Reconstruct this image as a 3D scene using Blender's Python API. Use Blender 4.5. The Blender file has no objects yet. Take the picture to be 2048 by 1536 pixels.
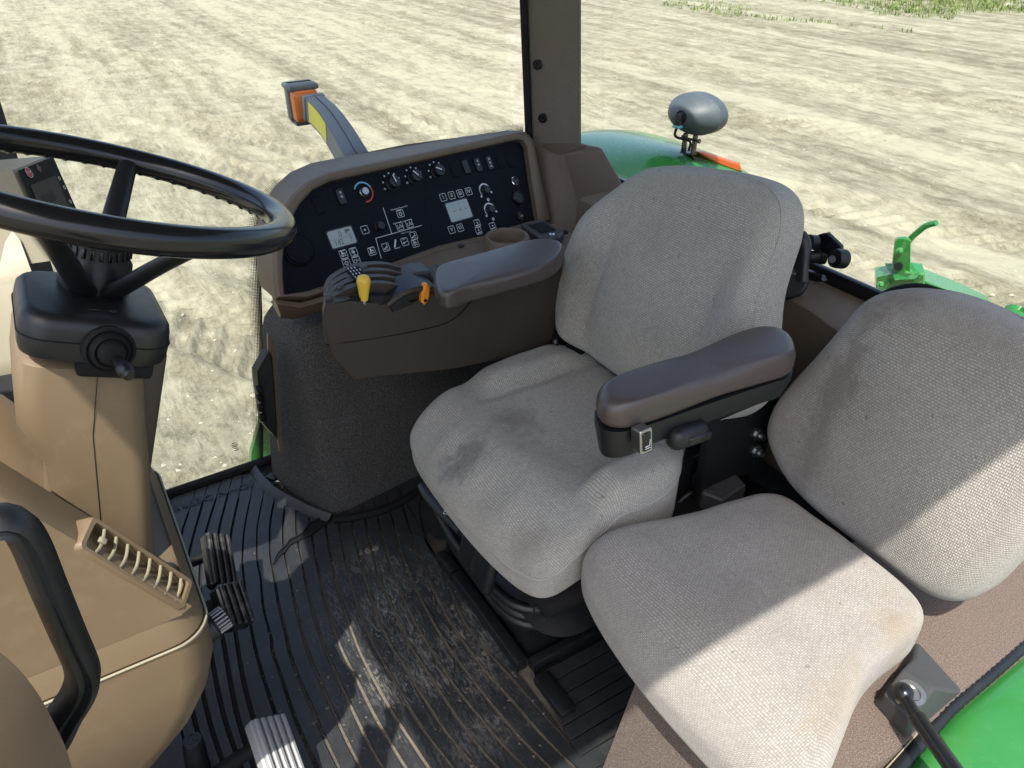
import bpy, bmesh, math, random
import numpy as np
from mathutils import Vector, Matrix
random.seed(7); np.random.seed(7)
S = bpy.context.scene
COL = S.collection

# ------------------------------------------------------------------ camera
F_PX = 1518.0                       # focal length in photo pixels (2048 wide)
PITCH = math.radians(33.2); HEAD = math.radians(31.6)
CAM = Vector((-0.86, 0.0, 1.28))    # tractor axes: X right, Y forward, Z up, cab floor z = 0
_h = Vector((math.cos(HEAD), -math.sin(HEAD), 0))
C_FW = Vector((_h.x*math.cos(PITCH), _h.y*math.cos(PITCH), -math.sin(PITCH)))
C_UP = Vector((_h.x*math.sin(PITCH), _h.y*math.sin(PITCH), math.cos(PITCH)))
C_RT = C_FW.cross(C_UP)
cd = bpy.data.cameras.new("camera"); cam = bpy.data.objects.new("camera", cd); COL.objects.link(cam)
cam.matrix_world = Matrix((C_RT, C_UP, -C_FW)).transposed().to_4x4()
cam.location = CAM
cd.sensor_width = 36.0; cd.lens = 36.0*F_PX/2048.0; cd.clip_start = 0.02; cd.clip_end = 2000
S.camera = cam

# ------------------------------------------------------------------ sky, sun, exposure
SUN_TO = Vector((-0.40, 0.36, 1.0)).normalized()
W = bpy.data.worlds.new("World"); S.world = W; W.use_nodes = True
nt = W.node_tree
sky = nt.nodes.new("ShaderNodeTexSky"); sky.sky_type = 'NISHITA'; sky.sun_disc = False
sky.sun_elevation = math.asin(SUN_TO.z); sky.sun_rotation = math.atan2(SUN_TO.x, SUN_TO.y)
sky.air_density = 0.9; sky.dust_density = 3.2; sky.ozone_density = 0.5
bg = nt.nodes["Background"]; bg.inputs[1].default_value = 0.15
nt.links.new(sky.outputs[0], bg.inputs[0])
sl = bpy.data.lights.new("sun", 'SUN'); sl.energy = 3.3; sl.angle = math.radians(0.53); sl.color = (1.0, 0.95, 0.87)
so = bpy.data.objects.new("sun", sl); COL.objects.link(so)
so.rotation_euler = (-SUN_TO).to_track_quat('-Z', 'Y').to_euler(); so.location = SUN_TO*30
S.view_settings.view_transform = 'Standard'; S.view_settings.look = 'None'
S.view_settings.exposure = 1.2; S.view_settings.gamma = 1.0; S.view_settings.use_curve_mapping = False
S.render.engine = 'CYCLES'
S.cycles.use_denoising = True
S.cycles.max_bounces = 8; S.cycles.diffuse_bounces = 4; S.cycles.glossy_bounces = 4
S.cycles.transparent_max_bounces = 16; S.cycles.transmission_bounces = 6
S.cycles.caustics_reflective = False; S.cycles.caustics_refractive = False

# ------------------------------------------------------------------ measuring helpers (photo pixel -> point on a real plane)
def ray(u, v):
    return C_FW + C_RT*((u-1024)/F_PX) + C_UP*((768-v)/F_PX)
def px(u, v, x=None, y=None, z=None, d=None):
    D = ray(u, v)
    if x is not None: t = (x-CAM.x)/D.x
    elif y is not None: t = (y-CAM.y)/D.y
    elif z is not None: t = (z-CAM.z)/D.z
    else: t = d
    return CAM + D*t
def pxp(u, v, o, n):
    D = ray(u, v); return CAM + D*((o-CAM).dot(n)/D.dot(n))

# ------------------------------------------------------------------ materials
MATS = {}
def N(t, k, **kw):
    n = t.nodes.new(k)
    for a, b in kw.items(): setattr(n, a, b)
    return n
def newmat(name):
    m = bpy.data.materials.new(name); m.use_nodes = True; MATS[name] = m
    t = m.node_tree; b = t.nodes["Principled BSDF"]
    return m, t, b
def rgb(c): return (c[0], c[1], c[2], 1.0)
def mth(t, op, a, b=None, c=None, clamp=False):
    n = N(t, "ShaderNodeMath", operation=op); n.use_clamp = clamp
    for i, v in enumerate((a, b, c)):
        if v is None: continue
        if isinstance(v, (int, float)): n.inputs[i].default_value = v
        else: t.links.new(v, n.inputs[i])
    return n.outputs[0]
def noise(t, vec, scale, detail=3, rough=0.5, dist=0.0):
    n = N(t, "ShaderNodeTexNoise"); n.inputs["Scale"].default_value = scale
    n.inputs["Detail"].default_value = detail; n.inputs["Roughness"].default_value = rough
    n.inputs["Distortion"].default_value = dist
    if vec is not None: t.links.new(vec, n.inputs["Vector"])
    return n.outputs[0]
def ramp(t, fac, *stops):
    n = N(t, "ShaderNodeValToRGB"); e = n.color_ramp.elements
    while len(e) < len(stops): e.new(0.5)
    for i, (p, c) in enumerate(stops):
        e[i].position = p; e[i].color = rgb(c) if not isinstance(c, float) else (c, c, c, 1)
    t.links.new(fac, n.inputs[0]); return n.outputs[0]
def mixc(t, fac, a, b):
    n = N(t, "ShaderNodeMix", data_type='RGBA')
    for s, v in ((n.inputs[0], fac), (n.inputs[6], a), (n.inputs[7], b)):
        if isinstance(v, tuple): s.default_value = rgb(v)
        elif isinstance(v, (int, float)): s.default_value = v
        else: t.links.new(v, s)
    return n.outputs[2]
def bump(t, b, h, strength=0.3, dist=0.002):
    n = N(t, "ShaderNodeBump"); n.inputs["Strength"].default_value = strength; n.inputs["Distance"].default_value = dist
    t.links.new(h, n.inputs["Height"]); t.links.new(n.outputs[0], b.inputs["Normal"])
def objco(t):
    return N(t, "ShaderNodeTexCoord").outputs["Object"]
def geopos(t):
    return N(t, "ShaderNodeNewGeometry").outputs["Position"]

def plastic(name, col, rough=0.45, var=0.12, grain=0.25, gscale=900, dust=0.0, dustcol=(.35, .31, .25), spec=0.5, metal=0.0, coat=0.0):
    m, t, b = newmat(name); p = geopos(t)
    n1 = noise(t, p, 9, 5, .6); n2 = noise(t, p, 60, 4, .65)
    a = tuple(max(0, c*(1-var)) for c in col); c2 = tuple(c*(1+var) for c in col)
    cc = mixc(t, n1, a, c2)
    if dust > 0:
        d = mth(t, 'MULTIPLY', ramp(t, n2, (.48, 0.0), (.75, 1.0)), ramp(t, n1, (.4, 0.0), (.7, 1.0)))
        d = mth(t, 'MULTIPLY', d, dust); cc = mixc(t, d, cc, dustcol)
    t.links.new(cc, b.inputs["Base Color"])
    r = mth(t, 'MULTIPLY_ADD', n2, .18, rough-.09); t.links.new(r, b.inputs["Roughness"])
    b.inputs["Specular IOR Level"].default_value = spec; b.inputs["Metallic"].default_value = metal
    b.inputs["Coat Weight"].default_value = coat
    if grain > 0: bump(t, b, noise(t, p, gscale, 2, .6), grain, .0006)
    return m

plastic("brown_plastic", (.135, .095, .060), .50, .10, .30, 1100, dust=.10)
plastic("tan_plastic", (.142, .102, .058), .48, .07, .28, 1100, dust=.12, dustcol=(.4, .36, .3))
plastic("beige_plastic", (.235, .215, .150), .5, .05, .15)
plastic("dark_brown_plastic", (.040, .030, .022), .5, .14, .3, 1200, dust=.10, dustcol=(.2, .18, .16))
plastic("vinyl_pad", (.066, .050, .045), .36, .10, .35, 700, spec=.6)
plastic("black_plastic", (.0068, .0082, .0098), .42, .25, .3, 1000, dust=.08, dustcol=(.14, .14, .14))
plastic("black_matte", (.0055, .006, .0065), .75, .25, .3, 600, dust=.10, dustcol=(.05, .047, .043), spec=.25)
plastic("gloss_black", (.008, .009, .010), .20, .2, .05, 500)
plastic("panel_black", (.0035, .0055, .0085), .62, .15, .2, 1400, spec=.15)
plastic("grey_plastic", (.045, .047, .048), .5, .1, .2)
plastic("lamp_grey", (.062, .078, .092), .5, .08, .2, dust=.2, dustcol=(.3, .3, .28))
plastic("arm_grey", (.16, .18, .20), .55, .10, .2, dust=.25, dustcol=(.3, .3, .28))
plastic("white_print", (.62, .64, .62), .6, .03, 0)
plastic("lcd", (.36, .41, .38), .35, .04, 0)
plastic("lcd_dark", (.028, .030, .024), .5, .06, 0, spec=.2)
plastic("lcd_ink", (.10, .12, .12), .5, .03, 0)
plastic("lcd_ghost", (.012, .013, .012), .5, .03, 0, spec=.2)
plastic("blue_print", (.18, .46, .62), .6, .03, 0)
plastic("red_print", (.50, .05, .035), .6, .03, 0)
plastic("yellow_knob", (.78, .50, .05), .32, .06, .05)
plastic("orange_lever", (.85, .30, .02), .38, .05, .05)
plastic("cream_knob", (.62, .60, .50), .4, .05, .05)
plastic("yellow_sticker", (.74, .66, .10), .45, .08, .1)
plastic("steel", (.42, .42, .40), .35, .15, .2, metal=1.0, dust=.3)
plastic("worn_steel", (.33, .335, .335), .42, .3, .3, 500, metal=.25, dust=.3)
plastic("brass", (.70, .52, .25), .35, .1, .1, metal=1.0)
plastic("chrome", (.75, .75, .74), .15, .1, 0, metal=1.0)
plastic("worn_black", (.035, .036, .037), .34, .3, .3, 700, dust=.7, dustcol=(.42, .41, .38), metal=.3)
plastic("rust_brown", (.12, .08, .055), .7, .3, .3, 300)
plastic("cyan_clip", (.10, .34, .42), .4, .05, 0)
plastic("dirt", (.120, .102, .080), .95, .3, .9, 350, dust=.5)
plastic("piping", (.33, .315, .275), .9, .1, .5, 1500)
plastic("belt_web", (.055, .055, .085), .75, .15, .6, 1500)
plastic("headliner", (.16, .15, .135), .9, .1, .3)
def paint(name, col, scuff=.35):
    m, t, b = newmat(name); p = geopos(t)
    n1 = noise(t, p, 6, 6, .65); n2 = noise(t, p, 45, 5, .7)
    d = mth(t, 'MULTIPLY', ramp(t, n2, (.5, 0.0), (.7, 1.0)), scuff)
    cc = mixc(t, d, mixc(t, n1, tuple(c*.88 for c in col), tuple(c*1.1 for c in col)), (.30, .33, .24))
    t.links.new(cc, b.inputs["Base Color"])
    t.links.new(mth(t, 'MULTIPLY_ADD', n2, .25, .12), b.inputs["Roughness"])
    b.inputs["Coat Weight"].default_value = .5; b.inputs["Coat Roughness"].default_value = .08
    return m
paint("green_paint", (.026, .165, .034), .03)
paint("green_worn", (.022, .20, .032), .42)
def clear_plastic(name, col):
    m, t, b = newmat(name)
    b.inputs["Base Color"].default_value = rgb(col); b.inputs["Roughness"].default_value = .18
    b.inputs["Transmission Weight"].default_value = .25; b.inputs["Coat Weight"].default_value = .4
    p = geopos(t); w = N(t, "ShaderNodeTexWave"); w.inputs["Scale"].default_value = 45; t.links.new(p, w.inputs[0])
    bump(t, b, w.outputs[0], .35, .002)
clear_plastic("amber_lens", (.80, .17, .015))
clear_plastic("red_orange_lens", (.70, .125, .014))

# glass: thin pane, tinted, fresnel reflection
m, t, b = newmat("window_glass"); t.nodes.remove(b)
tr = N(t, "ShaderNodeBsdfTransparent"); tr.inputs[0].default_value = (.965, .985, .965, 1)
gl = N(t, "ShaderNodeBsdfGlossy"); gl.inputs["Roughness"].default_value = .02
fr = N(t, "ShaderNodeLayerWeight"); fr.inputs[0].default_value = .5
fs_ = mth(t, 'MULTIPLY_ADD', mth(t, 'POWER', fr.outputs["Facing"], 5.0), .8, .022)
mx = N(t, "ShaderNodeMixShader"); t.links.new(fs_, mx.inputs[0])
t.links.new(tr.outputs[0], mx.inputs[1]); t.links.new(gl.outputs[0], mx.inputs[2])
t.links.new(mx.outputs[0], t.nodes["Material Output"].inputs[0])
# printed dot band on the glass edge
m, t, b = newmat("frit_print")
uv = N(t, "ShaderNodeUVMap").outputs[0]
sx = N(t, "ShaderNodeSeparateXYZ"); t.links.new(uv, sx.inputs[0])
fx = mth(t, 'SUBTRACT', mth(t, 'FRACT', mth(t, 'MULTIPLY', sx.outputs[0], 260)), .5)
fy = mth(t, 'SUBTRACT', mth(t, 'FRACT', mth(t, 'MULTIPLY', sx.outputs[1], 8)), .5)
rr = mth(t, 'SQRT', mth(t, 'ADD', mth(t, 'MULTIPLY', fx, fx), mth(t, 'MULTIPLY', fy, fy)))
dot = mth(t, 'LESS_THAN', rr, mth(t, 'MULTIPLY_ADD', sx.outputs[1], -.50, .66))
b.inputs["Base Color"].default_value = (.006, .006, .006, 1); b.inputs["Roughness"].default_value = .4
tr = N(t, "ShaderNodeBsdfTransparent"); mx = N(t, "ShaderNodeMixShader")
t.links.new(dot, mx.inputs[0]); t.links.new(tr.outputs[0], mx.inputs[1]); t.links.new(b.outputs[0], mx.inputs[2])
t.links.new(mx.outputs[0], t.nodes["Material Output"].inputs[0])

def fabric(name, col, dark, pu, pv, stain=.5, spots=()):
    m, t, b = newmat(name)
    uv = N(t, "ShaderNodeUVMap").outputs[0]; p = geopos(t)
    # slight wander of the yarns
    wn = N(t, "ShaderNodeTexNoise"); wn.inputs["Scale"].default_value = 40; t.links.new(uv, wn.inputs["Vector"])
    vm = N(t, "ShaderNodeVectorMath", operation='MULTIPLY_ADD')
    t.links.new(wn.outputs["Color"], vm.inputs[0]); vm.inputs[1].default_value = (.0035, .0035, 0); t.links.new(uv, vm.inputs[2])
    s = N(t, "ShaderNodeSeparateXYZ"); t.links.new(vm.outputs[0], s.inputs[0])
    U = mth(t, 'DIVIDE', s.outputs[0], pu); V = mth(t, 'DIVIDE', s.outputs[1], pv)
    par = mth(t, 'MODULO', mth(t, 'ADD', mth(t, 'FLOOR', U), mth(t, 'FLOOR', V)), 2.0); par = mth(t, 'ABSOLUTE', par)
    hu = mth(t, 'ABSOLUTE', mth(t, 'SINE', mth(t, 'MULTIPLY', U, math.pi)))
    hv = mth(t, 'ABSOLUTE', mth(t, 'SINE', mth(t, 'MULTIPLY', V, math.pi)))
    ha = mth(t, 'MULTIPLY', mth(t, 'POWER', hv, .6), mth(t, 'MULTIPLY_ADD', hu, .5, .5))
    hb = mth(t, 'MULTIPLY', mth(t, 'MULTIPLY', mth(t, 'POWER', hu, .6), mth(t, 'MULTIPLY_ADD', hv, .5, .5)), .72)
    mxn = N(t, "ShaderNodeMix"); t.links.new(par, mxn.inputs[0]); t.links.new(ha, mxn.inputs[2]); t.links.new(hb, mxn.inputs[3])
    h = mxn.outputs[0]
    wh = N(t, "ShaderNodeTexWhiteNoise", noise_dimensions='2D')
    cb = N(t, "ShaderNodeCombineXYZ"); t.links.new(mth(t, 'FLOOR', U), cb.inputs[0]); t.links.new(mth(t, 'FLOOR', V), cb.inputs[1])
    t.links.new(cb.outputs[0], wh.inputs["Vector"])
    hh = mth(t, 'MULTIPLY', h, mth(t, 'MULTIPLY_ADD', wh.outputs[0], .45, .72))
    cc = mixc(t, hh, dark, col)
    n1 = noise(t, p, 5.5, 5, .6, .4); n3 = noise(t, p, 26, 6, .68, .8)
    st = mth(t, 'MULTIPLY', mth(t, 'MULTIPLY', ramp(t, n1, (.5, 0.0), (.72, 1.0)), ramp(t, n3, (.3, .3), (.7, 1.0))), stain)
    cc = mixc(t, st, cc, (.13, .105, .08))
    sep = N(t, "ShaderNodeSeparateXYZ"); t.links.new(p, sep.inputs[0])
    for (sx_, sy_, rx, ry, scol, samt) in spots:      # individual worn-in stains
        ex = mth(t, 'DIVIDE', mth(t, 'SUBTRACT', sep.outputs[0], sx_), rx); ey = mth(t, 'DIVIDE', mth(t, 'SUBTRACT', sep.outputs[1], sy_), ry)
        q = mth(t, 'ADD', mth(t, 'SQRT', mth(t, 'ADD', mth(t, 'MULTIPLY', ex, ex), mth(t, 'MULTIPLY', ey, ey))), mth(t, 'MULTIPLY_ADD', n3, 2.6, -1.3))
        cc = mixc(t, mth(t, 'MULTIPLY', ramp(t, q, (.35, 1.0), (1.15, 0.0)), samt), cc, scol)
    sp = ramp(t, noise(t, p, 75, 2, .5), (.71, 0.0), (.76, .45)); cc = mixc(t, sp, cc, (.06, .05, .045))
    t.links.new(cc, b.inputs["Base Color"]); b.inputs["Roughness"].default_value = .95
    b.inputs["Specular IOR Level"].default_value = .15
    b.inputs["Sheen Weight"].default_value = .25; b.inputs["Sheen Roughness"].default_value = .5
    fz = mth(t, 'ADD', mth(t, 'MULTIPLY', h, 1.0), mth(t, 'MULTIPLY', noise(t, p, 900, 3, .7), .5))
    bump(t, b, fz, .8, .0012)
    return m
fabric("seat_fabric", (.51, .492, .432), (.178, .168, .142), .0027, .0040, .45, [(.077, -.479, .045, .06, (.10, .105, .115), .6), (.10, -.60, .06, .05, (.12, .11, .095), .5), (-.16, -.46, .05, .05, (.18, .14, .105), .3)])
fabric("buddy_fabric", (.405, .385, .343), (.150, .137, .120), .0027, .0040, .55, [(-.575, -.80, .07, .06, (.22, .16, .095), .45), (-.60, -.66, .05, .10, (.24, .18, .11), .4), (-.33, -1.0, .05, .05, (.15, .11, .08), .5), (-.30, -.93, .03, .06, (.12, .10, .085), .5)])
def carpet(name, col, fleck, sc=520):
    m, t, b = newmat(name); p = geopos(t)
    n1 = noise(t, p, sc, 3, .8); n2 = noise(t, p, 12, 5, .6); n4 = noise(t, p, sc*.35, 4, .7)
    cc = mixc(t, ramp(t, n1, (.45, 0.0), (.72, 1.0)), col, fleck)
    cc = mixc(t, mth(t, 'MULTIPLY', ramp(t, n2, (.45, 0.0), (.8, 1.0)), .35), cc, tuple(c*1.5 for c in col))
    t.links.new(cc, b.inputs["Base Color"]); b.inputs["Roughness"].default_value = 1.0
    b.inputs["Specular IOR Level"].default_value = .05
    bump(t, b, mth(t, 'ADD', n1, n4), 1.0, .003); return m
carpet("grey_carpet", (.050, .049, .047), (.27, .265, .25))
carpet("brown_carpet", (.135, .105, .088), (.36, .30, .25))
carpet("pillar_fabric", (.20, .172, .13), (.29, .255, .20), 700)

# rubber mat: dark, scuffed, dried mud smears
m, t, b = newmat("mat_rubber"); p = geopos(t)
n1 = noise(t, p, 7, 6, .62, .6); n2 = noise(t, p, 38, 8, .72, 1.6); n3 = noise(t, p, 260, 4, .7)
sp_ = N(t, "ShaderNodeSeparateXYZ"); t.links.new(p, sp_.inputs[0])
# the walked-on middle of the floor carries the dried mud
dx = mth(t, 'DIVIDE', mth(t, 'SUBTRACT', sp_.outputs[0], .10), .34); dy = mth(t, 'DIVIDE', mth(t, 'SUBTRACT', sp_.outputs[1], -.36), .22)
rad = mth(t, 'SQRT', mth(t, 'ADD', mth(t, 'MULTIPLY', dx, dx), mth(t, 'MULTIPLY', dy, dy)))
zone = ramp(t, rad, (.45, 1.0), (1.25, 0.10))
mp = N(t, "ShaderNodeMapping"); mp.inputs["Rotation"].default_value = (0, 0, math.radians(35)); mp.inputs["Scale"].default_value = (.35, 1.6, 1); t.links.new(p, mp.inputs[0])
n5 = noise(t, mp.outputs[0], 70, 7, .75, 2.4)
mud = mth(t, 'MULTIPLY', ramp(t, n5, (.47, 0.0), (.60, 1.0)), mth(t, 'MULTIPLY', zone, ramp(t, n1, (.38, 0.10), (.60, 1.0))))
mud = mth(t, 'MULTIPLY', mud, ramp(t, n3, (.30, .45), (.60, 1.0)))
cake = mth(t, 'MULTIPLY', ramp(t, n2, (.56, 0.0), (.62, 1.0)), mth(t, 'MULTIPLY', zone, ramp(t, n1, (.50, 0.0), (.60, .9))))
mud = mth(t, 'MAXIMUM', mud, cake)
base = mixc(t, n1, (.0085, .010, .0115), (.026, .029, .0315))
cc = mixc(t, mth(t, 'MULTIPLY', mud, .95), base, (.25, .236, .205))
grit = ramp(t, noise(t, p, 150, 2, .5), (.70, 0.0), (.74, .8)); cc = mixc(t, mth(t, 'MULTIPLY', grit, zone), cc, (.30, .26, .21))
t.links.new(cc, b.inputs["Base Color"])
t.links.new(mth(t, 'MULTIPLY_ADD', mud, .40, mth(t, 'MULTIPLY_ADD', n2, .25, .30)), b.inputs["Roughness"])
bump(t, b, mth(t, 'ADD', mth(t, 'MULTIPLY', n2, .6), n3), .35, .0012)

m, t, b = newmat("packed_soil"); p = geopos(t); sp2 = N(t, "ShaderNodeSeparateXYZ"); t.links.new(p, sp2.inputs[0])
dx = mth(t, 'DIVIDE', mth(t, 'SUBTRACT', sp2.outputs[0], .02), .50); dy = mth(t, 'DIVIDE', mth(t, 'SUBTRACT', sp2.outputs[1], -.34), .26)
rad = mth(t, 'ADD', mth(t, 'SQRT', mth(t, 'ADD', mth(t, 'MULTIPLY', dx, dx), mth(t, 'MULTIPLY', dy, dy))), mth(t, 'MULTIPLY_ADD', noise(t, p, 14, 4, .6), .8, -.4))
soil = mixc(t, noise(t, p, 380, 4, .7), (.085, .071, .053), (.235, .205, .16))
t.links.new(mixc(t, ramp(t, rad, (.55, 0.0), (1.1, 1.0)), soil, (.010, .010, .010)), b.inputs["Base Color"]); b.inputs["Roughness"].default_value = .95
bump(t, b, noise(t, p, 420, 4, .7), 1.0, .002)

# ground: pale crushed limestone dirt
m, t, b = newmat("pale_dirt"); p = geopos(t)
mp = N(t, "ShaderNodeMapping"); mp.inputs["Rotation"].default_value = (0, 0, math.radians(-23)); mp.inputs["Scale"].default_value = (.22, 1, 1)
t.links.new(p, mp.inputs[0])
nb = noise(t, mp.outputs[0], .9, 8, .62, .3); nm = noise(t, p, 3.2, 8, .68, .5); nf = noise(t, p, 42, 6, .75)
ns = noise(t, mp.outputs[0], 5.0, 6, .65)
nw = noise(t, mp.outputs[0], 17.0, 5, .65, 1.2)
mp2 = N(t, "ShaderNodeMapping"); mp2.inputs["Rotation"].default_value = (0, 0, math.radians(-23)); mp2.inputs["Scale"].default_value = (.045, 1.7, 1); t.links.new(p, mp2.inputs[0])
nt_ = noise(t, mp2.outputs[0], 1.0, 5, .62, .35)
k = mth(t, 'ADD', mth(t, 'ADD', mth(t, 'MULTIPLY', nb, .14), mth(t, 'MULTIPLY', nt_, .25)), mth(t, 'ADD', mth(t, 'MULTIPLY', nm, .23), mth(t, 'ADD', mth(t, 'MULTIPLY', ns, .18), mth(t, 'MULTIPLY', nw, .18))))
cc = ramp(t, k, (.425, (.112, .102, .068)), (.478, (.200, .187, .134)), (.54, (.315, .300, .224)))
pb = ramp(t, nf, (.40, 0.0), (.62, 1.0)); cc = mixc(t, mth(t, 'MULTIPLY', pb, .35), cc, (.315, .304, .234))
vo = N(t, "ShaderNodeTexVoronoi"); vo.inputs["Scale"].default_value = 26; t.links.new(p, vo.inputs["Vector"])
stn = ramp(t, vo.outputs["Distance"], (.06, 1.0), (.13, 0.0)); cc = mixc(t, mth(t, 'MULTIPLY', stn, .3), cc, (.40, .385, .31))
t.links.new(cc, b.inputs["Base Color"]); b.inputs["Roughness"].default_value = .95; b.inputs["Specular IOR Level"].default_value = .1
bump(t, b, mth(t, 'ADD', mth(t, 'MULTIPLY', nf, 1.0), mth(t, 'ADD', nm, mth(t, 'ADD', mth(t, 'MULTIPLY', nw, 1.0), mth(t, 'MULTIPLY', noise(t, p, 14, 6, .7, .8), 1.0)))), .55, .03)
m, t, b = newmat("stone"); p = geopos(t)
t.links.new(mixc(t, noise(t, p, 6, 3), (.24, .225, .165), (.42, .40, .32)), b.inputs["Base Color"]); b.inputs["Roughness"].default_value = .9
m, t, b = newmat("weed_leaf"); p = geopos(t)
t.links.new(mixc(t, noise(t, p, 1.2, 3), (.075, .13, .025), (.19, .23, .06)), b.inputs["Base Color"]); b.inputs["Roughness"].default_value = .7

# ------------------------------------------------------------------ mesh helpers
ORG = {}
def set_props(o, label=None, cat=None, group=None, kind=None):
    if label: o["label"] = label
    if cat: o["category"] = cat
    if group: o["group"] = group
    if kind: o["kind"] = kind
def thing(name, loc, label, cat, group=None):
    o = bpy.data.objects.new(name, None); COL.objects.link(o); o.empty_display_size = .05
    loc = Vector(loc); o.location = loc; ORG[o] = loc
    set_props(o, label, cat, group); return o
def basis(n, hint=(0, 0, 1)):
    n = Vector(n).normalized(); h = Vector(hint)
    if abs(n.dot(h)) > .95: h = Vector((1, 0, 0))
    a = h.cross(n).normalized(); return a, n.cross(a), n
class MB:
    def __init__(s): s.v = []; s.f = []; s.uv = {}
    def add(s, vs, fs):
        k = len(s.v); s.v += [Vector(v) for v in vs]; s.f += [tuple(i+k for i in f) for f in fs]; return k
    def box(s, c, size, R=None, bev=0.0, seg=2):
        bm = bmesh.new(); bmesh.ops.create_cube(bm, size=1.0)
        for v in bm.verts: v.co = Vector((v.co.x*size[0], v.co.y*size[1], v.co.z*size[2]))
        if bev > 0: bmesh.ops.bevel(bm, geom=list(bm.edges), offset=bev, segments=seg, affect='EDGES', profile=.5)
        c = Vector(c); M = R if R is not None else Matrix.Identity(3)
        bm.verts.index_update()
        s.add([M @ v.co + c for v in bm.verts], [[v.index for v in f.verts] for f in bm.faces]); bm.free(); return s
    def loft(s, loops, cap0=True, cap1=True, closed=True):
        n = len(loops[0]); vs = [p for L in loops for p in L]; fs = []
        for i in range(len(loops)-1):
            for j in range(n if closed else n-1):
                a = i*n+j; b_ = i*n+(j+1) % n; fs.append((a, b_, b_+n, a+n))
        if cap0: fs.append(tuple(reversed(range(n))))
        if cap1: fs.append(tuple(range((len(loops)-1)*n, len(loops)*n)))
        s.add(vs, fs); return s
    def tube(s, pts, r, n=12, closed=False, caps=True, flat=1.0, hint=(0, 0, 1)):
        pts = [Vector(p) for p in pts]; m_ = len(pts)
        rs = r if isinstance(r, (list, tuple)) else [r]*m_
        tang = []
        for i in range(m_):
            a = pts[(i-1) % m_] if (closed or i > 0) else pts[i]; b_ = pts[(i+1) % m_] if (closed or i < m_-1) else pts[i]
            tang.append((b_-a).normalized())
        a, b_, _ = basis(tang[0], hint); loops = []
        for i in range(m_):
            tg = tang[i]; a = (a - tg*a.dot(tg)).normalized(); b_ = tg.cross(a)
            loops.append([pts[i] + (a*math.cos(q)*rs[i] + b_*math.sin(q)*rs[i]*flat) for q in [2*math.pi*j/n for j in range(n)]])
        if closed: loops.append(loops[0]); s.loft(loops, False, False)
        else: s.loft(loops, caps, caps)
        return s
    def lathe(s, prof, o, ax, n=24, cap0=True, cap1=True):
        a, b_, c = basis(ax); o = Vector(o)
        loops = [[o + c*h + (a*math.cos(q) + b_*math.sin(q))*r for q in [2*math.pi*j/n for j in range(n)]] for r, h in prof]
        s.loft(loops, cap0, cap1); return s
    def prism(s, poly, off, bev=0.0):
        """poly: 3D loop; off: vector; optional chamfer"""
        off = Vector(off); poly = [Vector(p) for p in poly]
        if bev <= 0: s.loft([poly, [p+off for p in poly]]); return s
        c = sum(poly, Vector())/len(poly); u = off.normalized()
        ins = inset3(poly, u, bev)
        s.loft([ins, [p+u*bev for p in poly], [p+off-u*bev for p in poly], [p+off for p in ins]]); return s
    def build(s, name, mat, parent=None, smooth=35, label=None, cat=None, group=None, kind=None, loc=None, uvf=None):
        if not s.v: raise ValueError("empty "+name)
        if loc is None:
            lo = Vector((min(v.x for v in s.v), min(v.y for v in s.v), min(v.z for v in s.v)))
            hi = Vector((max(v.x for v in s.v), max(v.y for v in s.v), max(v.z for v in s.v))); loc = Vector(((lo.x+hi.x)/2, (lo.y+hi.y)/2, lo.z))
        me = bpy.data.meshes.new(name)
        me.from_pydata([v-loc for v in s.v], [], s.f)
        bm = bmesh.new(); bm.from_mesh(me); bmesh.ops.recalc_face_normals(bm, faces=bm.faces); bm.to_mesh(me); bm.free()
        if smooth:
            me.shade_smooth()
            try: me.set_sharp_from_angle(angle=math.radians(smooth))
            except Exception: pass
        if uvf is not None:
            ul = me.uv_layers.new(name="UVMap")
            vi = np.empty(len(me.loops), dtype=np.int32); me.loops.foreach_get("vertex_index", vi)
            arr = np.array(uvf, dtype=np.float32)[vi]; ul.data.foreach_set("uv", arr.ravel())
        me.materials.append(MATS[mat])
        o = bpy.data.objects.new(name, me); COL.objects.link(o)
        ORG[o] = loc
        if parent is not None: o.parent = parent; o.location = loc - ORG[parent]
        else: o.location = loc
        set_props(o, label, cat, group, kind); return o
def inset3(poly, nrm, d):
    n = len(poly); out = []; c = sum(poly, Vector())/n
    for i in range(n):
        p0, p1, p2 = poly[i-1], poly[i], poly[(i+1) % n]
        e1 = (p1-p0); e2 = (p2-p1)
        if e1.length < 1e-9 or e2.length < 1e-9: out.append(p1.copy()); continue
        a = nrm.cross(e1).normalized(); b_ = nrm.cross(e2).normalized()
        bis = (a+b_); bis = bis.normalized() if bis.length > 1e-6 else a
        if bis.dot(c-p1) < 0 and a.dot(c-p1) < 0: bis = -bis
        k = max(.35, abs(bis.dot(a)))
        out.append(p1 + bis*(d/k))
    return out
def spline(pts, per=6, closed=False):
    """Catmull-Rom through the points"""
    pts = [Vector(p) for p in pts]; n = len(pts); out = []
    rng = range(n if closed else n-1)
    for i in rng:
        if closed: p0, p1, p2, p3 = pts[(i-1) % n], pts[i], pts[(i+1) % n], pts[(i+2) % n]
        else: p0, p1, p2, p3 = pts[max(0, i-1)], pts[i], pts[i+1], pts[min(n-1, i+2)]
        for j in range(per):
            t_ = j/per
            out.append(.5*((2*p1) + (p2-p0)*t_ + (2*p0-5*p1+4*p2-p3)*t_*t_ + (3*p1-p0-3*p2+p3)*t_**3))
    if not closed: out.append(pts[-1])
    return out
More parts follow.
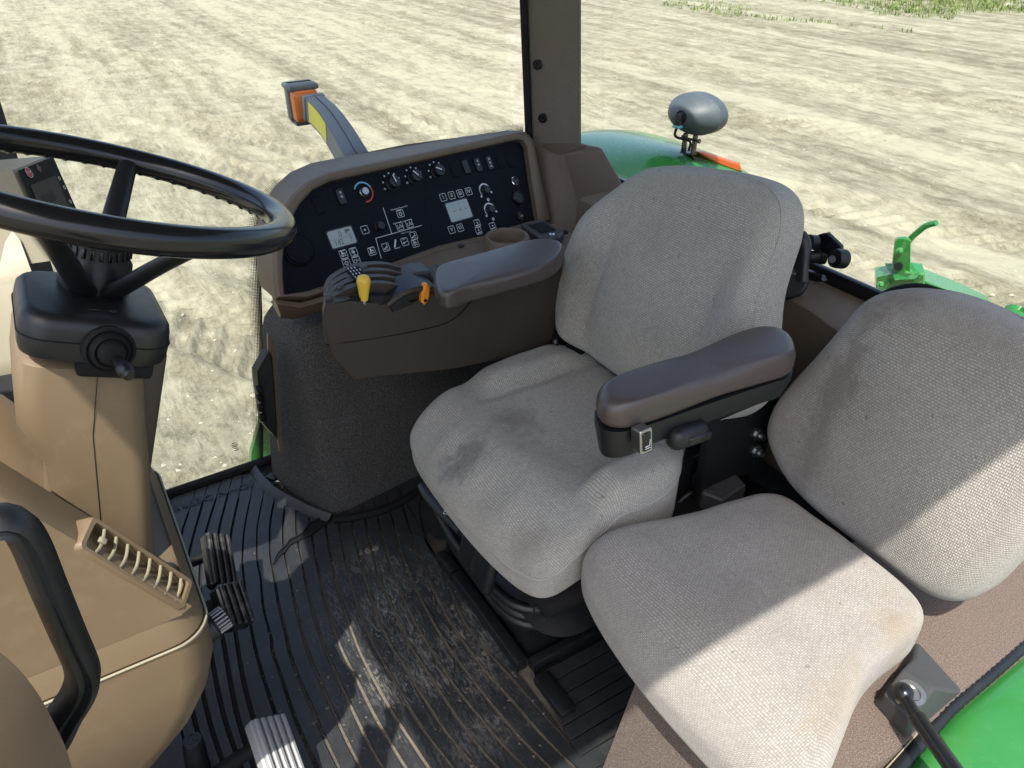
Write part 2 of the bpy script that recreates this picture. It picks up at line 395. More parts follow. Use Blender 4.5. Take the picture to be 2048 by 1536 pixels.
def resample(pts, n, closed=False):
    pts = [Vector(p) for p in pts]
    if closed: pts = pts+[pts[0]]
    L = [0]
    for a, b_ in zip(pts, pts[1:]): L.append(L[-1]+(b_-a).length)
    out = []; k = 0; m_ = n if closed else n-1
    for i in range(n):
        d = L[-1]*i/m_
        while k < len(pts)-2 and L[k+1] < d: k += 1
        f = (d-L[k])/max(1e-9, L[k+1]-L[k]); out.append(pts[k].lerp(pts[k+1], f))
    return out
def rrect(w, h, r, seg=5):
    out = []
    for cx, cy, a0 in ((w/2-r, h/2-r, 0), (-w/2+r, h/2-r, 90), (-w/2+r, -h/2+r, 180), (w/2-r, -h/2+r, 270)):
        for j in range(seg+1):
            q = math.radians(a0+90*j/seg); out.append((cx+r*math.cos(q), cy+r*math.sin(q)))
    return out
def text_polys(txt, size):
    cu = bpy.data.curves.new("txt", 'FONT'); cu.body = txt; cu.size = size; cu.align_x = 'CENTER'; cu.align_y = 'CENTER'; cu.resolution_u = 2
    o = bpy.data.objects.new("txt", cu); COL.objects.link(o)
    dg = bpy.context.evaluated_depsgraph_get(); me = bpy.data.meshes.new_from_object(o.evaluated_get(dg))
    vs = [(v.co.x, v.co.y) for v in me.vertices]; fs = [tuple(p.vertices) for p in me.polygons]
    bpy.data.objects.remove(o); bpy.data.curves.remove(cu); bpy.data.meshes.remove(me); return vs, fs

class Pl:
    """a flat drawing plane: o + a*x + b*y (+ n*h)"""
    def __init__(s, o, a, b): s.o = Vector(o); s.a = Vector(a).normalized(); s.b = Vector(b).normalized(); s.n = s.a.cross(s.b).normalized()
    def at(s, x, y, h=0): return s.o + s.a*x + s.b*y + s.n*h
    def loc(s, P): d = P-s.o; return d.dot(s.a), d.dot(s.b)
    def R(s): return Matrix((s.a, s.b, s.n)).transposed()
    def pix(s, u, v): return s.loc(pxp(u, v, s.o, s.n))
    def sub(s, x, y, h=0, rot=0):
        c, q = math.cos(rot), math.sin(rot); return Pl(s.at(x, y, h), s.a*c+s.b*q, s.b*c-s.a*q)
    def poly(s, mb, pts, h=0): mb.add([s.at(x, y, h) for x, y in pts], [tuple(range(len(pts)))])
    def text(s, mb, txt, size, x=0, y=0, h=0, sx=1.0):
        vs, fs = text_polys(txt, size); mb.add([s.at(x+a*sx, y+b_, h) for a, b_ in vs], fs)
    def ring(s, mb, x, y, r0, r1, h=0, a0=0, a1=360, n=28):
        k = n if a1-a0 >= 360 else n+1; vs = []
        for j in range(k):
            q = math.radians(a0+(a1-a0)*j/n); vs += [s.at(x+r0*math.cos(q), y+r0*math.sin(q), h), s.at(x+r1*math.cos(q), y+r1*math.sin(q), h)]
        fs = [(2*j, 2*j+1, (2*j+3) % len(vs), (2*j+2) % len(vs)) for j in range(n)]
        mb.add(vs, fs)
    def frame(s, mb, w, hh, lw, x=0, y=0, h=0, r=None):
        r = r or min(w, hh)*.15; A = rrect(w, hh, r); B = rrect(w-2*lw, hh-2*lw, max(r-lw, 1e-4)); n = len(A)
        mb.add([s.at(x+p[0], y+p[1], h) for p in A]+[s.at(x+p[0], y+p[1], h) for p in B], [(j, (j+1) % n, n+(j+1) % n, n+j) for j in range(n)])
    def line(s, mb, pts, lw, h=0):
        for (x0, y0), (x1, y1) in zip(pts, pts[1:]):
            d = math.hypot(x1-x0, y1-y0) or 1e-9; ox, oy = -(y1-y0)/d*lw/2, (x1-x0)/d*lw/2
            ex, ey = (x1-x0)/d*lw*.4, (y1-y0)/d*lw*.4
            s.poly(mb, [(x0+ox-ex, y0+oy-ey), (x0-ox-ex, y0-oy-ey), (x1-ox+ex, y1-oy+ey), (x1+ox+ex, y1+oy+ey)], h)
    def slab(s, mb, pts, h0, h1, bev=0.0):
        mb.prism([s.at(x, y, h0) for x, y in pts], s.n*(h1-h0), 0) if bev <= 0 else \
            mb.loft([[s.at(x, y, h0) for x, y in pts], [s.at(x, y, h1-bev) for x, y in pts], inset3([s.at(x, y, h1) for x, y in pts], s.n, bev)], False, True)

def pillow(name, mat, parent, outline, T, B, mapf, r=.04, dome=.015, bump_f=None, rings=14, pp=72, label=None, uvrot=0, seam=None):
    """cushion: rounded slab over a 2D outline; mapf(u,v,w) -> world"""
    ol = resample([Vector((a, b_, 0)) for a, b_ in outline], pp, True)
    c = sum(ol, Vector())/pp; R0 = sum((p-c).length for p in ol)/pp
    prof = []      # (inset, height, arc beyond the inset edge)
    for j in range(5): prof.append((r*.5*(1-math.sin(math.radians(j*22.5))), -B + r*.5*(1-math.cos(math.radians(j*22.5))), None))
    for j in range(1, 4): prof.append((0, -B + r*.5 + (T-r+B-r*.5)*j/4, None))
    for j in range(7): q = math.radians(90*j/6); prof.append((r*(1-math.cos(q)), T-r+r*math.sin(q), None))
    arc = [0]
    for a, b_ in zip(prof, prof[1:]): arc.append(arc[-1]+math.hypot(b_[0]-a[0], b_[1]-a[1]))
    A = arc[-1]; vs = []; uv = []
    cr, sr = math.cos(uvrot), math.sin(uvrot)
    def put(p, d, hgt, ext):
        dr = (p-c); L = dr.length or 1e-9; q = c + dr*max(0.0, 1-d/L)
        if bump_f: hgt += bump_f(q.x, q.y, hgt, T)
        vs.append(mapf(q.x, q.y, hgt)); e = q + dr/L*ext; uv.append((e.x*cr-e.y*sr, e.x*sr+e.y*cr))
    nr = 0
    for (d, hgt, _), a in zip(prof, arc):
        for p in ol: put(p, d, hgt, A-a)
        nr += 1
    for j in range(1, rings):
        f = j/rings
        for p in ol:
            L = (p-c).length; dd = r+(L-r)*f; put(p, dd, T+dome*(1-(1-f)**2), 0)
        nr += 1
    fs = [tuple(reversed(range(pp)))]
    for i in range(nr-1):
        for j in range(pp):
            a = i*pp+j; b_ = i*pp+(j+1) % pp; fs.append((a, b_, b_+pp, a+pp))
    hgt = T+dome
    if bump_f: hgt += bump_f(c.x, c.y, hgt, T)
    vs.append(mapf(c.x, c.y, hgt)); uv.append((c.x*cr-c.y*sr, c.x*sr+c.y*cr)); k = len(vs)-1; i = nr-1
    for j in range(pp): fs.append((i*pp+j, i*pp+(j+1) % pp, k))
    mb = MB(); mb.add(vs, fs)
    o = mb.build(name, mat, parent, 60, label=label, uvf=uv)
    md = o.modifiers.new("soft", 'SUBSURF'); md.levels = 1; md.render_levels = 1
    if seam is not None:
        mb = MB(); mb.tube([v_ for v_ in vs[seam*pp:(seam+1)*pp]], .0017, 6, closed=True); mb.build("piping", "piping", o, 80)
    return o
def sm(a, b, x):
    t_ = max(0.0, min(1.0, (x-a)/(b-a))); return t_*t_*(3-2*t_)

# ================================================================== SETTING
GZ = -1.25
def vnoise(x, y, seed=0):
    xi = np.floor(x).astype(np.int64); yi = np.floor(y).astype(np.int64); fx = x-xi; fy = y-yi
    fx = fx*fx*(3-2*fx); fy = fy*fy*(3-2*fy)
    def hsh(a, b_):
        n = (a*374761393 + b_*668265263 + seed*974634777) & 0x7fffffff
        n = ((n ^ (n >> 13))*1274126177) & 0x7fffffff
        return ((n ^ (n >> 16)) & 0xffff)/65535.0
    return (hsh(xi, yi)*(1-fx)+hsh(xi+1, yi)*fx)*(1-fy) + (hsh(xi, yi+1)*(1-fx)+hsh(xi+1, yi+1)*fx)*fy
def fbm(x, y, o, seed):
    s_ = 0; a = 1; tot = 0
    for i in range(o):
        s_ = s_ + a*vnoise(x*2**i, y*2**i, seed+i); tot += a; a *= .5
    return s_/tot - .5
A23 = math.radians(23); ca, sa = math.cos(A23), math.sin(A23)
def ground_h(x, y):
    s_ = x*ca+y*sa; v = -x*sa+y*ca
    v = v + .8*fbm(s_*.12, v*.12, 2, 3)
    h_ = .075*fbm(x*.7, y*.7, 3, 11) + .040*fbm(x*2.6, y*2.6, 3, 5) + .042*fbm(x*7, y*7, 3, 9)
    h_ = h_ + .050*fbm(s_*.30, v*3.2, 3, 21) + .03*fbm(s_*1.2, v*7, 2, 25)
    for k, (vc, w_, lug, ph) in enumerate(((-1.3, .34, .22, 0.), (-2.5, .36, .24, .1), (-4.2, .34, .22, .5), (-5.6, .3, .2, .3), (-7.4, .4, .25, 0.), (.1, .36, .21, .6), (1.2, .34, .23, .2), (-9.8, .4, .25, .4), (-12.6, .4, .25, .4), (2.6, .36, .22, .1))):
        dv = v - vc - .25*np.sin(s_*.22+k*1.7)
        inside = np.clip((w_-np.abs(dv))/.08, 0, 1)
        c_ = (s_ + np.abs(dv)*.9*(1 if k % 2 else -1))/lug + ph
        fr_ = c_-np.floor(c_); lugp = np.clip(1-np.abs(fr_-.5)*4.0, -.3, 1)
        keep = np.clip(vnoise(s_*.5, v*.8, 40+k)*2.6-.45, 0, 1)
        h_ = h_ + inside*keep*(.052*lugp - .022) + .03*keep*np.clip(1-np.abs(np.abs(dv)-w_-.05)/.09, 0, 1)
    return h_
def ground_many(P): A_ = np.array(P, dtype=float); R_ = np.hypot(A_[:, 0]-CAM.x, A_[:, 1]-CAM.y); return GZ + ground_h(A_[:, 0], A_[:, 1])*(.35+.65/(1+(R_/9.0)**2))
az0 = -HEAD
fine = np.linspace(az0-math.radians(50), az0+math.radians(50), 560)
coarse = np.linspace(az0+math.radians(50), az0+2*math.pi-math.radians(50), 50)[1:-1]
AZ = np.concatenate([fine, coarse]); NA = len(AZ)
RR = np.concatenate([np.linspace(.02, 1.8, 6), np.geomspace(1.8, 45, 620)[1:], np.geomspace(45, 600, 14)[1:]]); NR = len(RR)
gx = CAM.x + np.outer(RR, np.cos(AZ)); gy = CAM.y + np.outer(RR, np.sin(AZ))
gh = ground_h(gx, gy)*(np.clip((60-RR)/30, 0, 1)*(.35+.65/(1+(RR/9.0)**2)))[:, None]
verts = np.stack([gx, gy, gh+GZ], -1).reshape(-1, 3).astype(np.float32)
i, j = np.meshgrid(np.arange(NR-1), np.arange(NA), indexing='ij'); j2 = (j+1) % NA
quads = np.stack([i*NA+j, (i+1)*NA+j, (i+1)*NA+j2, i*NA+j2], -1).reshape(-1, 4).astype(np.int32)
me = bpy.data.meshes.new("ground"); me.vertices.add(len(verts)); me.vertices.foreach_set("co", verts.ravel())
me.loops.add(quads.size); me.loops.foreach_set("vertex_index", quads.ravel())
me.polygons.add(len(quads)); me.polygons.foreach_set("loop_start", np.arange(0, quads.size, 4, dtype=np.int32))
try: me.polygons.foreach_set("loop_total", np.full(len(quads), 4, dtype=np.int32))
except Exception: pass
me.update(calc_edges=True); me.validate(); me.shade_smooth(); me.materials.append(MATS["pale_dirt"])
go = bpy.data.objects.new("ground", me); COL.objects.link(go); ORG[go] = Vector()
set_props(go, "pale sandy dirt yard with tyre tracks around the tractor", "ground", kind="structure")

# loose stones
mb = MB(); spots = []
for _ in range(1800):
    r_ = 2.6*math.exp(random.random()**1.1*2.0); a = az0 + math.radians(random.uniform(-46, 46)); spots.append((CAM.x+r_*math.cos(a), CAM.y+r_*math.sin(a)))
for (x, y), z in zip(spots, ground_many(spots)):
    q = random.choice((.006, .008, .01, .012, .02))*random.uniform(.7, 1.3); ro = random.uniform(0, 3.1)
    vs = []
    for dx, dy, dz in ((1, 0, 0), (-.2, .9, .1), (-1, -.1, 0), (.1, -.8, 0), (.1, .1, .7), (0, 0, -.5)):
        dx *= random.uniform(.7, 1.3); dy *= random.uniform(.6, 1.2); dz *= random.uniform(.7, 1.3)
        vs.append((x+q*(dx*math.cos(ro)-dy*math.sin(ro)), y+q*(dx*math.sin(ro)+dy*math.cos(ro)), z+q*dz))
    mb.add(vs, [(0, 1, 4), (1, 2, 4), (2, 3, 4), (3, 0, 4), (1, 0, 5), (2, 1, 5), (3, 2, 5), (0, 3, 5)])
mb.build("loose_stones", "stone", None, 0, "small pale stones scattered over the dirt yard", "stones", kind="stuff", loc=Vector((3, -2, GZ)))
# weeds along the far edge of the yard
mb = MB(); spots = []
for _ in range(7000):
    u = random.uniform(1330, 2150); q_ = (u-1330)/820
    vv = -60+(82+70*q_)*random.random()**1.25
    if random.random() > .45+.5*q_: continue
    P = px(u, vv, z=GZ)
    if math.hypot(P.x, P.y) < 42: spots.append((P.x, P.y))
sp_a = np.array(spots); patch = fbm(sp_a[:, 0]*.35, sp_a[:, 1]*.35, 3, 77)
for (x, y), z, pt in zip(spots, ground_many(spots), patch):
    if pt < -.10: continue
    for _b in range(random.randint(2, 4) if pt < .02 else random.randint(5, 10)):
        a = random.uniform(0, 6.28); L = random.uniform(.03, .12)*(1.0+1.2*max(0, pt)); w_ = random.uniform(.006, .014); ln = random.uniform(.2, .9)
        bx, by = x+random.gauss(0, .06), y+random.gauss(0, .06); cx, cy = math.cos(a), math.sin(a)
        mb.add([(bx-cy*w_, by+cx*w_, z-.01), (bx+cy*w_, by-cx*w_, z-.01), (bx+cx*L*ln*.5+cy*w_*.7, by+cy*L*ln*.5-cx*w_*.7, z+L*.7),
                (bx+cx*L*ln, by+cy*L*ln, z+L*.8), (bx+cx*L*ln*.5-cy*w_*.7, by+cy*L*ln*.5+cx*w_*.7, z+L*.7)], [(0, 1, 2, 4), (4, 2, 3)])
mb.build("weeds", "weed_leaf", None, 0, "sparse green weeds along the far edge of the yard", "weeds", kind="stuff", loc=Vector((12, -14, GZ)))

# ================================================================== CAB SHELL
cab = thing("tractor_cab", (0, -.1, 0), "brown tractor cab shell with glazed sides, corner pillar, sills and roof", "tractor cab")
MB().box((.03, -.11, -.034), (1.60, 2.22, .06)).build("floor_plate", "black_matte", cab)
# roof: casts the shade over the seats
mb = MB(); mb.box((-.035, -.465, 1.80), (1.89, 1.67, .14), bev=.05, seg=3); mb.build("roof", "headliner", cab)
# side glass leans out towards the top
GX0, GLEAN = .826, .075
def gx_at(z): return GX0+GLEAN*z
def pane(name, a, b_, c, d, th):
    q = [Vector(p) for p in (a, b_, c, d)]; n = (q[1]-q[0]).cross(q[3]-q[0]).normalized()*th
    return MB().prism(q, n).build(name, "window_glass", cab, 0)
pane("side_window", (gx_at(.0), .62, .0), (gx_at(0), -1.11, 0), (gx_at(1.74), -1.03, 1.74), (gx_at(1.74), .50, 1.74), -.005)
pane("rear_window", (-.72, -1.235, .665), (.82, -1.235, .665), (.84, -1.215, 1.74), (-.72, -1.215, 1.74), .005)
# side window lower frame and seal
fr_pts = [px(u, v, x=GX0-.012) for u, v in ((300, 1012), (330, 1000), (420, 967), (520, 930))]
mb = MB(); mb.tube([Vector((GX0-.014, .60, .012)), Vector((GX0-.014, -.02, .012)), Vector((GX0-.014, -.30, .014))], .013, 8); mb.build("window_seal", "black_matte", cab)
# printed dot band where the console trim meets the side glass
def glass_pt(u, v, off=-.012):
    n = Vector((1, 0, -GLEAN)).normalized(); return pxp(u, v, Vector((GX0+off, 0, 0)), n)
path = [(517, 935), (517, 800), (516, 680), (512, 560), (509, 500), (509, 455), (518, 420), (545, 385), (580, 365), (640, 345), (740, 322), (860, 297), (960, 276), (1046, 258)]
ins = [glass_pt(u, v) for u, v in path]; ins = resample(spline(ins, 6), 90)
vs = []; uvs = []; fs = []; L = 0
for k_, p in enumerate(ins):
    tg = (ins[min(k_+1, 89)]-ins[max(0, k_-1)]).normalized(); n = Vector((1, 0, -GLEAN)).normalized(); o_ = n.cross(tg)
    if o_.dot(Vector((0, .7, .7))) < 0: o_ = -o_
    if k_: L += (p-ins[k_-1]).length
    vs += [p-o_*.012, p+o_*.018]; uvs += [(L, 0), (L, 1)]
    if k_: fs.append((2*k_-2, 2*k_-1, 2*k_+1, 2*k_))
mb = MB(); mb.add(vs, fs); mb.build("frit_band", "frit_print", cab, 0, uvf=uvs)
gq = Pl(glass_pt(470, 893, -.006), (0, -1, 0), Vector((GLEAN, 0, 1)).normalized()); mb = MB()
for k_, (w_, y_) in enumerate(((.010, .010), (.016, .005), (.012, 0), (.008, -.006), (.014, -.011))): gq.line(mb, [(-w_/2, y_), (w_/2, y_)], .0022, .0)
mb.build("glass_marking", "black_matte", cab, 0)
# rear right corner pillar with fabric trim
def gpl(u, v, off): return pxp(u, v, Vector((GX0+off, 0, 0)), Vector((1, 0, -GLEAN)).normalized())
_pa = (gpl(1067, 279, -.02), gpl(1057, 0, -.02)); _pb = (px(1162, 287, y=-1.205), px(1162, 0, y=-1.205)); _pr = (px(1116, 300, y=-1.172), px(1111, 0, y=-1.165))
def _at(pr, z): f = (z-pr[0].z)/(pr[1].z-pr[0].z); return pr[0].lerp(pr[1], f)
def pil(z):
    A, B, R2 = _at(_pa, z), _at(_pb, z), _at(_pr, z)
    D = Vector((gx_at(z)+.01, B.y-.02, z)); E_ = Vector((gx_at(z)+.015, A.y, z))
    return [A, A.lerp(R2, .5), A.lerp(R2, .86), R2, R2.lerp(B, .16), R2.lerp(B, .6), B, D, E_]
mb = MB(); mb.loft([pil(.69), pil(1.0), pil(1.4), pil(1.74)]); pl_o = mb.build("corner_pillar", "pillar_fabric", cab, 25)
for (u, v) in ((1076, 129), (1086, 236)):
    A = pil(.9)[0]; B = pil(.9)[2]; A2 = pil(1.1)[0]; n = (B-A).cross(A2-A).normalized()
    if n.x > 0: n = -n
    c = pxp(u, v, A, n); mb = MB(); mb.lathe([(.0125, -.002), (.0125, .003), (.010, .005), (.005, .005), (.0045, .001)], c, n, 20); mb.build("bolt", "gloss_black", pl_o)
mb = MB(); mb.tube([pil(.70)[0]+Vector((.004, .012, 0)), pil(1.74)[0]+Vector((.004, .012, 0))], .010, 8); mb.build("pillar_seal", "black_matte", cab)
# moulded trim at the pillar foot
def Y(u, v, y): return px(u, v, y=y)
a0 = px(1066, 280, x=.862); a1 = px(1118, 303, x=.795); a2 = px(1205, 291, y=-1.212); a3 = px(1165, 276, x=.872)
b0 = px(1104, 442, x=.72); b1 = px(1160, 445, x=.66); b2 = px(1264, 392, y=-1.205)
c0 = px(1108, 520, x=.66); c1 = px(1176, 540, x=.60); c2 = px(1300, 470, y=-1.16)
mb = MB(); top = [a0, a1, a2, Vector((.875, -1.23, .70)), Vector((.885, -1.10, .74))]
mid = [b0, b1, b2, Vector((.88, -1.228, .55)), Vector((.885, -1.05, .55))]; bot = [c0, c1, c2, Vector((.87, -1.228, .40)), Vector((.87, -1.0, .40))]
mb.loft([top, mid, bot]); tr_o = mb.build("pillar_foot", "brown_plastic", cab, 20)
md = tr_o.modifiers.new("bev", 'BEVEL'); md.width = .012; md.segments = 3; md.limit_method = 'ANGLE'; md.angle_limit = math.radians(20)
# rear sill shelf
sz = .64
def sil(x, dy=0): return Vector((x, -1.085+dy, sz))
mb = MB(); fr_line = [px(1440, 545, z=sz), px(1555, 592, z=sz), px(1615, 640, z=sz), px(1690, 690, z=sz)]
xs = [.60, .30, .10, 0., -.10, -.2, -.3, -.36]; ys = [-1.09, -1.10, -1.115, -1.112, -1.10, -1.075, -1.065, -1.06]
prof = []
for x, y in zip(xs, ys):
    prof.append([Vector((x, -1.238, .30)), Vector((x, -1.238, sz)), Vector((x, y-.012, sz)), Vector((x, y-.003, sz-.004)), Vector((x, y, sz-.014)), Vector((x, y+.012, sz-.10)), Vector((x, y+.03, .30))])
mb.loft(prof); mb.build("rear_sill", "brown_plastic", cab, 30)
MB().box((.03, -1.222, sz+.012), (1.54, .016, .030), bev=.004).build("rear_window_frame", "gloss_black", cab)
MB().box((.03, -1.02, .17), (1.5, .06, .30)).build("rear_bulkhead", "black_matte", cab)
MB().box((.55, .66, .40), (.62, .03, .80)).build("front_bulkhead", "grey_plastic", cab)

# ================================================================== OUTSIDE THE GLASS
# right rear fender
fd = thing("rear_fender", (1.05, -1.5, GZ), "glossy green rear fender behind the brown corner trim", "fender")
loops = []
for kx, x in enumerate((.80, .86, .95, 1.10, 1.25, 1.34, 1.36)):
    ed = (-.30, -.03, 0, .005, 0, -.02, -.10)[kx]; L_ = []
    for q in range(15):
        a = math.radians(20+q*11); cy, cz = -1.60, -.36
        rr_ = .95+ed; L_.append(Vector((x, cy+rr_*.98*math.cos(a)*1.02, cz+rr_*math.sin(a))))
    loops.append(L_)
mb = MB(); mb.loft(loops, False, False, closed=False)
fo = mb.build("panel", "green_paint", fd, 40)
sd = fo.modifiers.new("th", 'SOLIDIFY'); sd.thickness = .012
sd2 = fo.modifiers.new("ss", 'SUBSURF'); sd2.levels = 2; sd2.render_levels = 2
# marker lamp on the fender
ml = thing("marker_lamp", px(1450, 330, y=-2.0), "long orange marker lamp on the back of the green fender", "lamp")
pA = [px(u, v, x=.90) for u, v in ((1393, 303), (1412, 304), (1482, 327), (1487, 346), (1470, 342), (1440, 331))]
mb = MB(); mb.prism(pA, (.06, 0, 0), .006); mb.build("lens", "red_orange_lens", ml)
pB = [p+Vector((.006, .012, -.03)) for p in (pA[0], pA[2], pA[3], pA[5])]
mb = MB(); mb.prism([px(u, v, x=.905) for u, v in ((1385, 312), (1440, 333), (1482, 347), (1484, 362), (1400, 350))], (.05, 0, 0)); mb.build("housing", "gloss_black", ml)
# oval work lamp on the fender
wl = thing("work_lamp", px(1378, 300, y=-1.75), "grey oval work lamp standing on the green fender", "lamp")
wc = px(1391, 228, y=-1.76); we = px(1404, 230, y=-1.80)
ax = (we-wc).normalized(); a_, b__, _ = basis(ax)
hx = C_RT; hz = C_UP
wv = (wc-CAM).normalized(); e1 = C_RT.copy(); e2 = e1.cross(wv).normalized()
if e2.z < 0: e2 = -e2
kk = (wc-CAM).length/F_PX
deep = (Vector((.22, -.97, -.03))).normalized()       # the lamp faces back, away from the cab
side = deep.cross(Vector((0, 0, 1))).normalized(); upv = side.cross(deep)
mb = MB(); loops = []
for dd, s_ in ((-.072, .26), (-.068, .38), (-.050, .64), (-.028, .86), (-.010, .97), (-.006, 1.0), (.030, 1.0), (.034, .96), (.034, .5)):
    loops.append([wc+deep*dd+side*(math.cos(q)*.098*s_)+upv*(math.sin(q)*.062*s_) for q in [2*math.pi*j/36 for j in range(36)]])
mb.loft(loops); mb.build("housing", "lamp_grey", wl, 24)
cn = px(1370, 224, y=-1.70)
sock = wc-deep*.060-side*.004
mb = MB(); mb.lathe([(.020, 0), (.020, .012), (.015, .014), (.015, .004)], sock, -deep, 20); mb.build("socket", "black_matte", wl)
mb = MB(); Rm = Matrix((side, upv, deep)).transposed()
mb.box(sock-deep*.020-upv*.006, (.020, .034, .026), Rm, .004); mb.build("connector", "black_plastic", wl)
mb = MB(); mb.box(sock-deep*.024-upv*.026, (.026, .007, .022), Rm, .002); mb.build("clip", "cyan_clip", wl)
foot = px(1377, 302, y=-1.72)
mb = MB(); mb.tube(spline([sock-deep*.024-upv*.024, sock-deep*.028-upv*.055, foot+Vector((0, 0, .03)), foot], 5), .004, 8); mb.build("cable", "black_matte", wl)
mb = MB()
for s_ in (-.018, .018): mb.box(wc+side*s_-upv*.088-deep*.01, (.004, .060, .026), Rm, .001)
mb.box(wc-upv*.118-deep*.01, (.044, .004, .03), Rm, .001); mb.build("bracket", "gloss_black", wl)
mb = MB(); mb.lathe([(.008, -.030), (.008, -.026), (.004, -.025), (.004, .03), (.007, .031), (.007, .036)], wc-upv*.075-deep*.01, side, 10); mb.build("bolt", "rust_brown", wl)

# warning lamp arm on the right of the cab
wa = thing("warning_lamp_arm", px(735, 345, x=1.02), "grey curved arm with amber lamp and yellow sticker outside the side window", "lamp arm")
cl = [px(748, 395, x=.92), px(712, 330, x=.97), px(690, 290, x=1.05), px(660, 245, x=1.16), px(628, 214, x=1.26)]
cl = resample(spline(cl, 6), 16); mb = MB(); loops = []
for k_, p in enumerate(cl):
    tg = (cl[min(15, k_+1)]-cl[max(0, k_-1)]).normalized(); sd_ = tg.cross(Vector((0, 0, 1))).normalized(); u_ = sd_.cross(tg)
    w_ = .034-.008*k_/15; hh = .032
    loops.append([p+sd_*w_*a+u_*hh*b_ for a, b_ in ((-1, 1), (0, 1.04), (1, 1), (1, -1), (-1, -1))])
mb.loft(loops); mb.build("arm", "arm_grey", wa, 30)
mb = MB(); mb.tube([L_[1]+Vector((0, 0, .0005)) for L_ in loops], .0014, 5); mb.build("seam", "black_plastic", wa)
for si in (1,):
    ss_ = loops[9:15]; s0 = 0 if (loops[5][0]-CAM).length < (loops[5][2]-CAM).length else 2
    s1 = 4 if s0 == 0 else 3
    out = (loops[5][s0]-loops[5][1]).normalized()*.0012
    mb = MB(); vs = []; fs = []
    for k_, L_ in enumerate(ss_): vs += [L_[s0].lerp(L_[s1], .04)+out, L_[s0].lerp(L_[s1], .9)+out]
    fs = [(2*k_, 2*k_+1, 2*k_+3, 2*k_+2) for k_ in range(len(ss_)-1)]
    mb.add(vs, fs); mb.build("sticker", "yellow_sticker", wa, 0)
tipp = cl[-1]; tg = (cl[-1]-cl[-4]).normalized(); sd_ = tg.cross(Vector((0, 0, 1))).normalized(); u_ = sd_.cross(tg)
mb = MB(); Rm = Matrix((sd_, tg, u_)).transposed(); mb.box(tipp+tg*.0, (.062, .016, .070), Rm, .004); mb.build("collar", "arm_grey", wa)
near = sd_ if sd_.dot(CAM-tipp) > 0 else -sd_
fwd = Vector((0, 1, 0))
hc = tipp+tg*.034+fwd*.012
Rh = Matrix((Vector((1, 0, 0)), Vector((0, 1, 0)), Vector((0, 0, 1)))).transposed()
mb = MB(); mb.box(hc+Vector((.02, 0, .042)), (.075, .085, .016), Rh, .007); mb.box(hc+Vector((.03, 0, -.0)), (.03, .08, .10), Rh, .006); mb.box(hc+Vector((.015, 0, -.052)), (.06, .07, .010), Rh, .004); mb.build("lamp_housing", "lamp_grey", wa)
mb = MB(); mb.box(hc+Vector((-.004, 0, -.006)), (.042, .072, .084), Rh, .012, 3); mb.build("lens", "amber_lens", wa)

# lift link bracket with lever, behind the cab
lb = thing("hitch_bracket", px(1830, 620, y=-1.95), "green steel hitch bracket with bent lever behind the cab", "bracket")
ly = -2.0
def H(u, v, dy=0): return px(u, v, y=ly+dy)
mb = MB(); mb.prism([H(1753, 556), H(1810, 543, .02), H(1850, 548), H(1850, 640), H(1750, 640)], (.05, -.06, 0), .004); mb.build("box_section", "green_worn", lb)
mb = MB(); mb.prism([H(1835, 556, -.02), H(1905, 585, -.02), H(1960, 612, -.02), H(2000, 660, -.02), H(1850, 660, -.02)], (.05, -.12, -.02), .004); mb.build("link_arm", "green_paint", lb)
bh = H(1800, 640); mb = MB(); mb.loft([[bh+Vector((x, y, 0)) for x, y in ((-.03, -.03), (.05, -.03), (.05, .04), (-.03, .04))], [Vector((bh.x+x, -1.30+y, -.30)) for x, y in ((-.03, -.03), (.05, -.03), (.05, .04), (-.03, .04))]]); mb.build("lift_arm", "green_worn", lb, 0)
mb = MB(); mb.prism([H(1783, 548, .01), H(1790, 484, .01), H(1797, 478, .01), H(1812, 477, .01), H(1822, 482, .01), H(1821, 545, .01)], (.012, -.014, 0), .002); mb.build("plate", "green_worn", lb)
mb = MB(); mb.prism([H(1782, 545, .01), H(1838, 545, .01), H(1838, 550, .01), H(1830, 558, .02), H(1790, 560, .02)], (.05, -.04, 0)); mb.build("base_flange", "green_worn", lb)
mb = MB(); mb.tube(resample(spline([H(1812, 520, -.02), H(1816, 485, -.02), H(1842, 459, -.02), H(1856, 450, -.02), H(1873, 446, -.02)], 6), 20), .0085, 10); mb.build("lever", "green_paint", lb)
for (u, v) in ((1799, 501), (1761, 568)):
    mb = MB(); mb.lathe([(.009, -.002), (.009, .006), (.005, .007), (.005, .012)], H(u, v, .02), (-.6, .6, .3), 6); mb.build("bolt", "green_worn", lb)
mb = MB(); mb.lathe([(.012, -.004), (.012, .002)], H(1797, 533, .016), (-.6, .7, .1), 12); mb.build("slot", "black_matte", lb)
rb = thing("hitch_tube", px(2030, 700, y=-1.9), "round green steel tube at the right edge behind the rear window", "tube")
mb = MB(); mb.tube([px(2035, 625, y=-1.9), px(2025, 640, y=-1.88), px(2110, 720, y=-1.8)], .03, 14); mb.build("tube", "green_paint", rb)
# corner of a lower fender seen past the side window
ff = thing("front_fender", px(515, 880, x=.95)+Vector((0, 0, -.2)), "green strip of body panel below the side window corner", "fender")
mb = MB(); mb.prism([px(522, 840, x=.95), px(503, 905, x=.95), px(500, 960, x=.95), px(600, 960, x=.95), px(600, 840, x=.95)], (.02, 0, 0)); mb.build("panel", "green_paint", ff)

